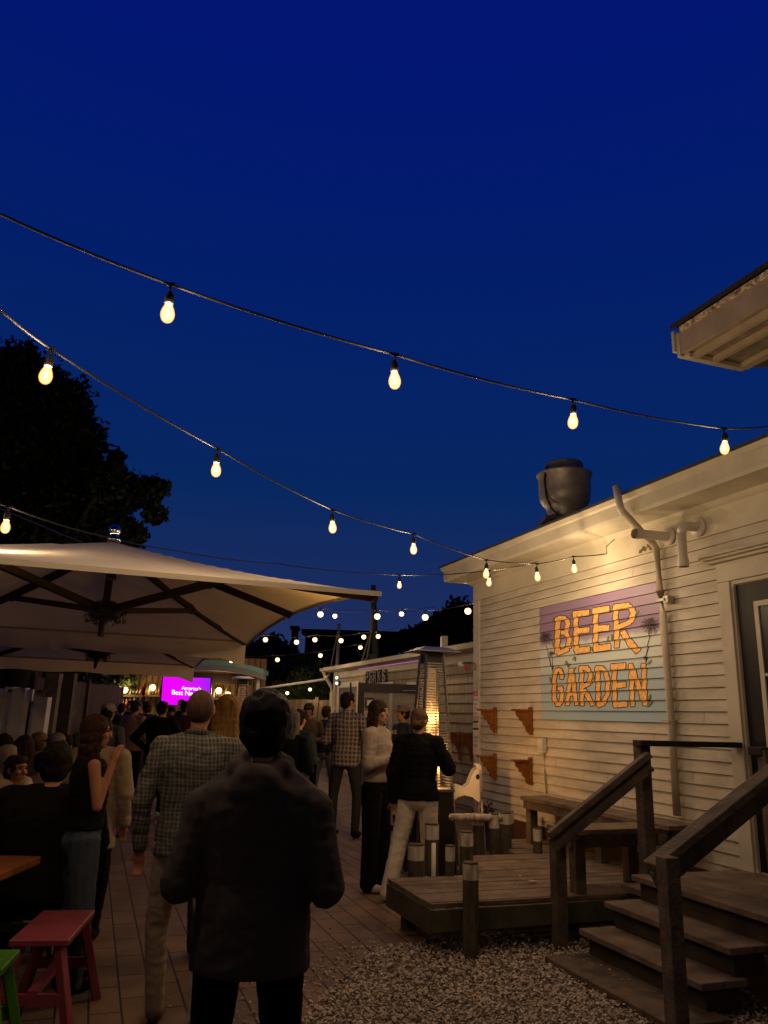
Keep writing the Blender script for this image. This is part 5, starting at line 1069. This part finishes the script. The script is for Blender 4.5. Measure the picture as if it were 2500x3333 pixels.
def person(label, x, y, rz, h=1.74, arms=('down', 'down'), top=None, legs=None, shoes=None, skin=None, hair='short', hairm=None, female=False, bulk=1., sit=False, lean=0., vox=.014, stance=.10, stride=0., head=0., headtilt=0., hem=.88, cap=None, feet=None, bare=(0, 0), sleeveless=False, hood=False, open_legs=True, collar=None, heavy=0., topsel='shirt', fold=1., shz=0., wide=0., hairlen=.0, belly=0.):
    k = h / 1.768; t = thing('person', label, 'person', (x, y, 0), rz); t.scale = (k, k, k)
    sw = (.165 if female else .19) * (1 + .5 * (bulk - 1)); hipw = .095; zoff = -.45 if sit else 0.
    def LN_(p):  # lean the upper body forward about the hips
        p = Vector(p); dz = p.z - (.93 + zoff)
        if dz > 0: p.y += lean * dz; 
        return p
    Z = lambda z: z + zoff
    tor = [(.90, .150, .105, 0), (1.0, .150 if female else .155, .105, 0), (1.09, .125 if female else .148, .10, .004), (1.22, .145 if female else .165, .112, .008), (1.33, .155 if female else .18, .115, .0), (1.41, .14 if female else .165, .095, -.008), (1.455, .088, .072, -.012), (1.50, .054, .057, -.006), (1.52, .046, .05, -.006)]
    def torso(mb_, infl, z0=.90, z1=1.52, flare=0.):
        pts = [r for r in tor if z0 - .02 <= r[0] <= z1]; 
        if pts[0][0] > z0 + .01: pts = [(z0, pts[0][1], pts[0][2], 0)] + pts
        seg = 18; vs = []
        for i, (z, rx, ry, cy) in enumerate(pts):
            b_ = bulk + (belly if 1.0 <= z <= 1.25 else belly * .5); rx = rx * b_ + infl + flare * max(0, (1.1 - z)); ry = ry * b_ + infl + flare * max(0, 1.1 - z)
            for q in range(seg): a = 2 * pi * q / seg; vs.append(LN_((rx * cos(a), cy + ry * sin(a), Z(z))))
        n_ = len(pts); fs = [(i * seg + q, i * seg + (q + 1) % seg, (i + 1) * seg + (q + 1) % seg, (i + 1) * seg + q) for i in range(n_ - 1) for q in range(seg)] + [tuple(range(seg))[::-1], tuple(range((n_ - 1) * seg, n_ * seg))]
        mb_.add(vs, fs)
    J = {}
    for i, sd in enumerate((-1, 1)):
        S = LN_((sd * sw, -.01, Z(1.415 + shz))); a = ARMS[arms[i]]; E_ = S + Vector((sd * a[0][0], a[0][1], a[0][2])); Wr = S + Vector((sd * a[1][0], a[1][1], a[1][2]))
        hp = Vector((sd * hipw * bulk, 0, Z(.90)))
        if sit: kn = hp + Vector((sd * .06, .42, -.0)); an = kn + Vector((0, .02, -.40))
        else:
            fy = stride * sd; kn = Vector((sd * (hipw + stance * .35), fy * .45 + .02, .49)); an = Vector((sd * (hipw * .6 + stance * .5), fy, .085 + (.03 if fy < -.1 else 0)))
        if feet: an = Vector((feet[i][0], feet[i][1], .09)); kn = hp.lerp(an, .5) + Vector((0, .02, 0))
        J[sd] = (S, E_, Wr, hp, kn, an)
    hc = LN_((0, .01, Z(1.635))) + Vector((0, lean * .03, 0)); Hr = Matrix.Rotation(head, 3, 'Z') @ Matrix.Rotation(headtilt, 3, 'X')
    def HP(v): return hc + Hr @ Vector(v)
    # ---- body, one continuous surface
    b = MB(); torso(b, -.005); b.tcap(LN_((0, -.01, Z(1.44))), hc + Vector((0, -.012, -.06)), .055, .050)
    b.ell(HP((0, -.012, .012)), (.074, .092, .098), Hr, 20, 14); b.ell(HP((0, .028, -.055)), (.054, .058, .062), Hr); b.ell(HP((0, .058, -.092)), (.024, .022, .02), Hr)
    b.tcap(HP((0, .082, .012)), HP((0, .104, -.028)), .009, .0145); b.ell(HP((0, .068, .034)), (.052, .02, .012), Hr); b.ell(HP((0, .077, -.062)), (.026, .012, .013), Hr)
    for sd in (-1, 1):
        b.ell(HP((sd * .077, -.005, -.012)), (.010, .018, .032), Hr); b.ell(HP((sd * .042, .06, -.02)), (.02, .02, .02), Hr)
        S, E_, Wr, hp, kn, an = J[sd]; th = 1.0 if female else 1.12
        b.tcap(S, E_, .048 * th, .036 * th); b.tcap(E_, Wr, .037 * th, .026 * th)
        b.tcap(hp, kn, .085 * (1 + .5 * (bulk - 1)), .055); b.tcap(kn, an, .054, .038); b.tcap(an, an + Vector((0, .12, -.05)), .035, .026)
        # hand: palm, four unequal fingers bent at the knuckle, thumb from the side
        d = (Wr - E_).normalized(); sidev = d.cross(Vector((0, 0, 1))); sidev = sidev.normalized() if sidev.length > .1 else Vector((1, 0, 0)); up_ = sidev.cross(d)
        P_ = Wr + d * .045; b.ell(P_, (.038, .022, .046), Matrix((sidev, up_, d)).transposed(), 10, 7)
        for q, (o_, ln) in enumerate(((-.027, .060), (-.009, .070), (.009, .066), (.026, .052))):
            r0 = Wr + d * .082 + sidev * o_; m0 = r0 + d * ln * .5 - up_ * .008; b.tcap(r0 - d * .02, m0, .0098, .0092, 6); b.tcap(m0, m0 + d * ln * .32 - up_ * ln * .38, .0092, .0080, 6)
        r0 = Wr + d * .03 - sidev * .032; b.tcap(r0, r0 + d * .035 - sidev * .026 - up_ * .008, .012, .009, 6); b.tcap(r0 + d * .035 - sidev * .026 - up_ * .008, r0 + d * .062 - sidev * .028 - up_ * .014, .009, .008, 6)
    put(remesh(b, min(vox, .012), 1), 'body', skin or M_skin, t)
    if abs(head) > 1.2 or abs(((rz + head) + pi) % (2 * pi) - pi) > 1.0:
        f = MB(); 
        for sd in (-1, 1): f.ell(HP((sd * .030, .075, .012)), (.013, .009, .0075), Hr, 8, 6)
        put(f.mesh('eyes'), 'eyes', M_eye, t); f = MB(); f.ell(HP((0, .0865, -.060)), (.021, .007, .0085), Hr, 10, 6); put(f.mesh('lips'), 'mouth', M_lip, t)
        f = MB()
        for sd in (-1, 1): f.tcap(HP((sd * .016, .087, .031)), HP((sd * .045, .077, .033)), .004, .003, 6)
        put(f.mesh('brows'), 'eyebrows', hairm or hairmat('dark', (.02, .013, .009)), t)
    # ---- trousers
    tr = MB(); torso(tr, .010, .90, 1.02)
    tr.ell((0, -.02, Z(.90)), (.150 * bulk, .118 * bulk, .10))
    for sd in (-1, 1):
        S, E_, Wr, hp, kn, an = J[sd]; tr.tcap(hp + Vector((0, 0, .0)), kn, .100 * (1 + .6 * (bulk - 1)) + wide * .3, .066 + wide * .6); tr.tcap(kn, an + Vector((0, 0, -.01)), .068 + wide * .6, .052 + wide)
    put(remesh(tr, vox, 2, .0038, 10, seed=x, aniso=(1, 1, 1.6)), 'trousers', legs, t)
    for sd in (-1, 1):
        sh = MB(); an = J[sd][5]; c_ = an + Vector((0, .055, -.045)); sh.ell(c_, (.048, .125, .042)); sh.ell(an + Vector((0, -.02, -.02)), (.045, .055, .05)); sh.v = [(v[0], v[1], max(v[2], an.z - .082)) for v in sh.v]
        put(remesh(sh, .012, 1), 'shoe', shoes or fab('shoe', (.02, .02, .022)), t)
    # ---- top
    tp = MB(); torso(tp, .018 + heavy * .8, hem, 1.455 if sleeveless else 1.505, flare=.05 + heavy)
    for i, sd in enumerate((-1, 1)):
        S, E_, Wr, hp, kn, an = J[sd]; 
        tp.tcap(LN_((sd * .06, -.012, Z(1.445))), S + Vector((0, 0, .0)), .062 + heavy * .5, .066 + heavy) if not sleeveless else tp.tcap(LN_((sd * .05, -.012, Z(1.44))), LN_((sd * sw * .75, -.012, Z(1.41))), .05, .045)
        if sleeveless: continue
        tp.tcap(S, E_, .066 + heavy, .054 + heavy)
        e2 = E_.lerp(Wr, .92 - bare[i]); 
        if bare[i] < .9: tp.tcap(E_, e2, .054 + heavy, .040 + heavy * .8)
    if hood:
        for a in np.linspace(-2.4, 2.4, 9): tp.ell(LN_((.085 * sin(a), -.035 - .065 * cos(a), Z(1.485) - .025 * cos(a))), (.045, .04, .04))
        tp.ell(LN_((0, -.125, Z(1.42))), (.10, .05, .085)); tp.ell(LN_((0, -.135, Z(1.36))), (.06, .035, .06))
    put(remesh(tp, vox, 3, (.0055 + heavy * .05) * fold, 9, seed=y, aniso=(1, 1, 1.9)), topsel, top, t)
    if collar:
        c_ = MB(); 
        for a in np.linspace(0, 2 * pi, 15)[:-1]: c_.ell(LN_((.060 * sin(a), -.008 + .058 * cos(a), Z(1.495) - .018 * cos(a))), (.018, .018, .022))
        put(remesh(c_, .009, 1), 'collar', collar, t)
    # ---- hair and headwear
    hm = hairm or hairmat('dark', (.02, .013, .009)); hr = MB(); fold_ = .006; an_ = (1, 1, 1)
    if hair == 'short':
        hr.ell(HP((0, -.024, .030)), (.083, .094, .092), Hr, 18, 12); hr.ell(HP((0, -.045, -.02)), (.078, .066, .075), Hr); hr.ell(HP((0, .03, .075)), (.066, .052, .040), Hr)
        for sd in (-1, 1): hr.ell(HP((sd * .066, .012, .02)), (.016, .032, .045), Hr)
    elif hair == 'thick':
        hr.ell(HP((0, -.018, .038)), (.094, .104, .100), Hr, 20, 14); hr.ell(HP((0, -.040, -.03)), (.088, .074, .085), Hr); hr.ell(HP((0, .04, .085)), (.075, .055, .045), Hr); fold_ = .009
        for sd in (-1, 1): hr.ell(HP((sd * .074, .0, .0)), (.020, .045, .055), Hr)
    elif hair == 'buzz':
        hr.ell(HP((0, -.024, .010)), (.0765, .084, .0965), Hr, 18, 12); fold_ = .001
    elif hair in ('long', 'longwave'):
        hr.ell(HP((0, -.020, .034)), (.090, .098, .092), Hr, 18, 12); ln = hairlen or .36
        n_ = 10
        for i in range(n_):
            f = i / (n_ - 1); wv = .02 * sin(f * 9) if hair == 'longwave' else 0
            hr.ell(HP((wv, -.050 - .018 * sin(pi * f) * (1 if f < .6 else .4), .02 - f * ln)), (.098 - .022 * f + (.012 if .2 < f < .7 else 0), .052 - .014 * f, .055), Hr)
        for sd in (-1, 1):
            for i in range(6): f = i / 5; hr.ell(HP((sd * (.082 + .008 * sin(f * 3)), -.005 - .01 * f, .03 - f * ln * .55)), (.020, .042, .045), Hr)
        fold_ = .007; an_ = (2.6, 2.6, .25)
    elif hair == 'bun':
        hr.ell(HP((0, -.020, .028)), (.081, .093, .090), Hr, 18, 12); hr.ell(HP((0, -.05, -.02)), (.072, .060, .075), Hr); hr.ell(HP((0, -.10, -.035)), (.045, .036, .042), Hr)
        for sd in (-1, 1): hr.ell(HP((sd * .066, .012, .018)), (.014, .038, .045), Hr)
        fold_ = .005; an_ = (1, 1, 2)
    if hair: put(remesh(hr, min(vox, .011), 1, fold_, 14, seed=x + y, aniso=an_), 'hair', hm, t)
    if cap is not None:
        c_ = MB(); c_.ell(HP((0, -.012, .050)), (.094, .106, .082), Hr, 18, 12); c_.ell(HP((0, .105, .040)), (.068, .075, .011), Hr); put(remesh(c_, .010, 1), 'cap', cap, t)
    return t
def gx(px, Y, py=2320): r = ray(px, py); return r.x / r.y * Y

BK, NV, GR = fab('black', (.008, .008, .009)), fab('navy', (.018, .02, .032)), fab('grey', (.06, .06, .065))
JEAN, DJEAN, KHAKI, CREAM, WHITE = fab('jean', (.06, .085, .12)), fab('darkjean', (.035, .042, .055)), fab('khaki', (.40, .33, .25)), fab('cream', (.38, .32, .26)), fab('white', (.62, .56, .50))
RED, DRED, BRN, TAN = fab('red', (.35, .02, .02)), fab('darkred', (.16, .03, .035)), fab('brown', (.14, .09, .06)), fab('tan', (.30, .22, .15))
WSHOE = fab('whiteshoe', (.50, .46, .42))
H_bl, H_br, H_au, H_dk, H_gy = hairmat('blonde', (.42, .26, .10)), hairmat('brown', (.055, .028, .014)), hairmat('auburn', (.050, .020, .012)), hairmat('dark', (.02, .013, .009)), hairmat('grey', (.14, .13, .12))
P_grey = mat_plaid('plaid_grey', (.075, .075, .07), (.24, .24, .215), (.04, .035, .035), 46.)
P_mar = mat_plaid('plaid_maroon', (.10, .075, .075), (.44, .42, .40), (.04, .035, .04), 19.)
P_blue = mat_plaid('plaid_blue', (.05, .06, .10), (.20, .20, .24), (.03, .03, .05), 40.)
HOOD = fab('hoodie', (.085, .074, .064), .15)

# foreground
person('young man in a dark hooded sweatshirt, nearest the camera, back turned', gx(866, 2.85), 2.85, 0, 1.63, ('elbows', 'elbows'), HOOD, BK, BK, hair='thick', hairm=hairmat('black', (.008, .007, .006)), bulk=1.10, heavy=.018, hood=True, shz=-.085, fold=.55, hem=.80, vox=.010, topsel='hoodie')
person('balding man in a grey checked shirt and khaki trousers, seen from behind', gx(652, 4.35), 4.35, radians(2), 1.69, ('down', 'hold'), P_grey, KHAKI, fab('taupe', (.16, .12, .10)), skin=M_skin2, hair='buzz', hairm=hairmat('cropped', (.15, .085, .06)), bulk=1.02, heavy=.004, hem=.86, vox=.011, stride=-.16, stance=.16, collar=P_grey)
person('woman with straight long blonde hair seen from behind', gx(742, 5.6), 5.6, 0, 1.68, ('down', 'down'), CREAM, DJEAN, hair='long', hairm=H_bl, female=True, hairlen=.40, vox=.012)
person('tall man in a maroon plaid shirt looking right', gx(1132, 10.9), 10.9, radians(-22), 1.88, ('hold', 'pocket'), P_mar, DJEAN, BK, hair='short', head=radians(-30), hem=.84, bulk=1.05, heavy=.01, collar=P_mar, stance=.2)
person('laughing woman in a pale sweater with long brown hair, facing right', gx(1232, 7.75), 7.75, radians(-116), 1.72, ('down', 'cross'), fab('oatmeal', (.42, .35, .30)), BK, WSHOE, hair='longwave', hairm=H_br, female=True, heavy=.008, hem=.98, wide=.035, vox=.010, topsel='sweater', hairlen=.42, head=radians(0))
person('woman in a black blazer and white trousers with her hair pinned up', gx(1366, 7.35), 7.35, radians(-14), 1.655, ('down', 'face'), BK, fab('whitejean', (.80, .73, .64)), WSHOE, hair='bun', hairm=hairmat('dkblonde', (.16, .09, .045)), female=True, heavy=.022, hem=.90, wide=.028, vox=.010, topsel='blazer', feet=((-.25, -.10), (.09, .16)), bulk=1.0, head=radians(-16))
pm = person('man in a tan baseball cap and dark shirt behind the two women', gx(1312, 11.6), 11.6, radians(120), 1.74, ('hold', 'down'), fab('slate', (.05, .055, .06)), BK, hair='short', cap=TAN, head=radians(-15), vox=.012)
me = text_mesh('KE', .075)
for v in me.vertices: v.co = Vector((gx(1274, 11.36) + v.co.x, 11.36, 1.32 + v.co.y))
me.materials.append(M_wht); o = bpy.data.objects.new('shirt_lettering', me); COL.objects.link(o); o.parent = pm; o.matrix_parent_inverse = (Matrix.LocRotScale(pm.location, pm.rotation_euler, pm.scale)).inverted()
# left group
person('young woman with very long brown hair, black sleeveless top and jeans', gx(296, 4.95, 2500), 4.95, radians(-60), 1.52, ('down', 'phone'), BK, JEAN, BK, hair='longwave', hairm=H_au, female=True, sleeveless=True, hem=1.0, hairlen=.60, vox=.010, wide=.04, skin=mat('skin_tan', (.42, .19, .11), .55, nz=.1, nscale=20))
person('person in a cream coat partly hidden behind the long-haired woman', gx(318, 5.9, 2500), 5.9, radians(5), 1.50, ('down', 'down'), fab('creamcoat', (.40, .33, .25)), BK, hair='short', heavy=.02, hem=.70, vox=.013)
person('large seated man in black hunched at the table, seen from behind', gx(170, 5.1, 2500), 5.1, radians(15), 1.78, ('table', 'table'), BK, BK, sit=True, lean=.22, bulk=1.45, heavy=.035, vox=.013, hair='thick', hairm=H_dk)
person('seated young woman looking back over her shoulder, reddish hair', gx(55, 6.3, 2500), 6.3, radians(40), 1.60, ('table', 'hold'), CREAM, JEAN, sit=True, hair='short', hairm=H_au, female=True, head=radians(-150), vox=.010, skin=M_skin)
person('seated person in a pale hooded top beside the white fence', gx(20, 7.0, 2480), 7.0, radians(10), 1.66, ('table', 'table'), WHITE, GR, sit=True, hair='short', hairm=hairmat('palehood', (.42, .36, .30)), vox=.014)
person('seated person in a straw hat at the very left edge', gx(5, 5.4, 2560), 5.4, radians(-30), 1.45, ('table', 'table'), NV, GR, sit=True, hair='short', hairm=hairmat('straw', (.35, .26, .16)), cap=TAN, vox=.014)
LG = [(15, 8.6, 'seated woman with black hair in front of the white fence', BK, H_dk, 'long', 0, 1.70), (82, 8.3, 'seated woman with long dark brown hair beside the blonde woman', fab('plum', (.05, .03, .04)), H_br, 'long', 20, 1.70),
      (128, 9.2, 'seated blonde woman under the square timber post', DRED, H_bl, 'short', 60, 1.72), (150, 7.6, 'seated person in a pale grey hooded sweater', fab('paleh', (.24, .20, .17)), H_dk, 'short', 10, 1.55),
      (262, 10.2, 'grey-haired person seated near the fence plaque', GR, H_gy, 'short', -60, 1.70)]
for px, Y, lb, tp_, hm_, hr_, rz_, h_ in LG: person(lb, gx(px, Y, 2400), Y, radians(rz_), h_, ('table', 'table'), tp_, BK, sit=True, hair=hr_, hairm=hm_, female=hr_ == 'long', vox=.016)
person('seated person in a black and white cap next to the ruddy faced one', gx(184, 8.8, 2400), 8.8, radians(80), 1.72, ('table', 'table'), BK, BK, sit=True, hair='short', cap=fab('capwhite', (.30, .28, .28)), vox=.014)
person('seated ruddy-faced person turned towards the camera', gx(214, 9.0, 2400), 9.0, radians(190), 1.70, ('table', 'table'), NV, BK, sit=True, skin=M_skin2, hair='short', head=radians(-10), vox=.012)
person('seated person in a bright red top between the tables', gx(254, 7.6, 2400), 7.6, radians(-20), 1.46, ('table', 'down'), RED, WHITE, sit=True, hair='short', vox=.014)
person('man in a white cap and dark plaid shirt near the bar', gx(352, 9.6), 9.6, radians(-10), 1.62, ('hold', 'hold'), P_blue, DJEAN, hair='short', cap=fab('offwhite', (.35, .32, .32)), vox=.014)
# bar crowd
BAR = [(440, 13.6, 1.72, fab('sand', (.36, .25, .18)), BK, 'short', H_dk, -25, ('hold', 'pocket'), 1.05, 'man in a sand-coloured jacket facing the bar', .90),
       (528, 12.2, 1.70, BK, BK, 'short', H_dk, -15, ('hip', 'hip'), 1.25, 'broad man in a black jacket with elbows out, facing the bar', .84),
       (478, 16.5, 1.72, NV, BK, 'thick', H_br, 20, ('hold', 'down'), 1., 'person in navy between the sand and the black jackets', .88),
       (600, 14.5, 1.74, fab('wine', (.05, .02, .03)), BK, 'short', H_dk, 10, ('hold', 'down'), 1.1, 'man in dark wine-coloured top below the screen', .88),
       (700, 12.5, 1.70, BRN, BK, 'short', H_br, -30, ('hold', 'hold'), 1.0, 'man in brown left of the blonde woman', .88),
       (775, 13.5, 1.68, BK, BK, 'thick', H_dk, 10, ('hold', 'down'), 1.0, 'dark-haired person right of the blonde woman, below the distant heater', .88),
       (395, 17.0, 1.68, GR, BK, 'short', H_dk, 0, ('hold', 'hold'), 1., 'person in grey leaning on the left end of the bar', .88),
       (425, 18.2, 1.76, fab('teeblack', (.02, .018, .02)), BK, 'short', H_dk, 170, ('hold', 'hold'), 1., 'bartender in a black shirt behind the counter', .88),
       (588, 18.8, 1.82, BK, BK, 'short', H_br, 150, ('hold', 'hold'), 1., 'tall man standing directly before the screen', .88)]
for px, Y, h_, tp_, lg_, hr_, hm_, rz_, ar_, bk_, lb, hem_ in BAR: person(lb, gx(px, Y), Y, radians(rz_), h_, ar_, tp_, lg_, WSHOE if px == 528 else None, hair=hr_, hairm=hm_, bulk=bk_, hem=hem_, vox=.018, heavy=.012)
person('man in a dark cap, lit face turned to the camera, below the screen', gx(556, 15.2), 15.2, radians(200), 1.64, ('hold', 'hold'), BK, BK, hair='short', cap=BK, skin=M_skin2, vox=.015)
# middle right group
person('ruddy man in an olive cap and brown shirt, facing the camera', gx(1005, 13.6), 13.6, radians(172), 1.75, ('hold', 'down'), BRN, BK, hair='short', cap=fab('olive', (.05, .05, .03)), skin=M_skin2, vox=.013)
person('person in a dark vest and light jeans walking past the capped man', gx(1062, 14.4), 14.4, radians(-20), 1.73, ('down', 'hold'), fab('vest', (.015, .017, .022)), fab('lightjean', (.13, .15, .19)), hair='short', hairm=H_br, stride=.16, vox=.016)
person('person in a dark teal shirt and red trousers behind the nearest man', gx(975, 9.2), 9.2, radians(-30), 1.62, ('hold', 'hold'), fab('teal', (.03, .05, .06)), DRED, hair='short', hairm=H_dk, vox=.014)
person('person with a pale grey ponytail between the hooded man and the teal shirt', gx(945, 7.6), 7.6, radians(-15), 1.62, ('down', 'hold'), BK, JEAN, hair='long', hairm=H_gy, female=True, vox=.014)
# wrist watch of the long-haired woman is part of her; done
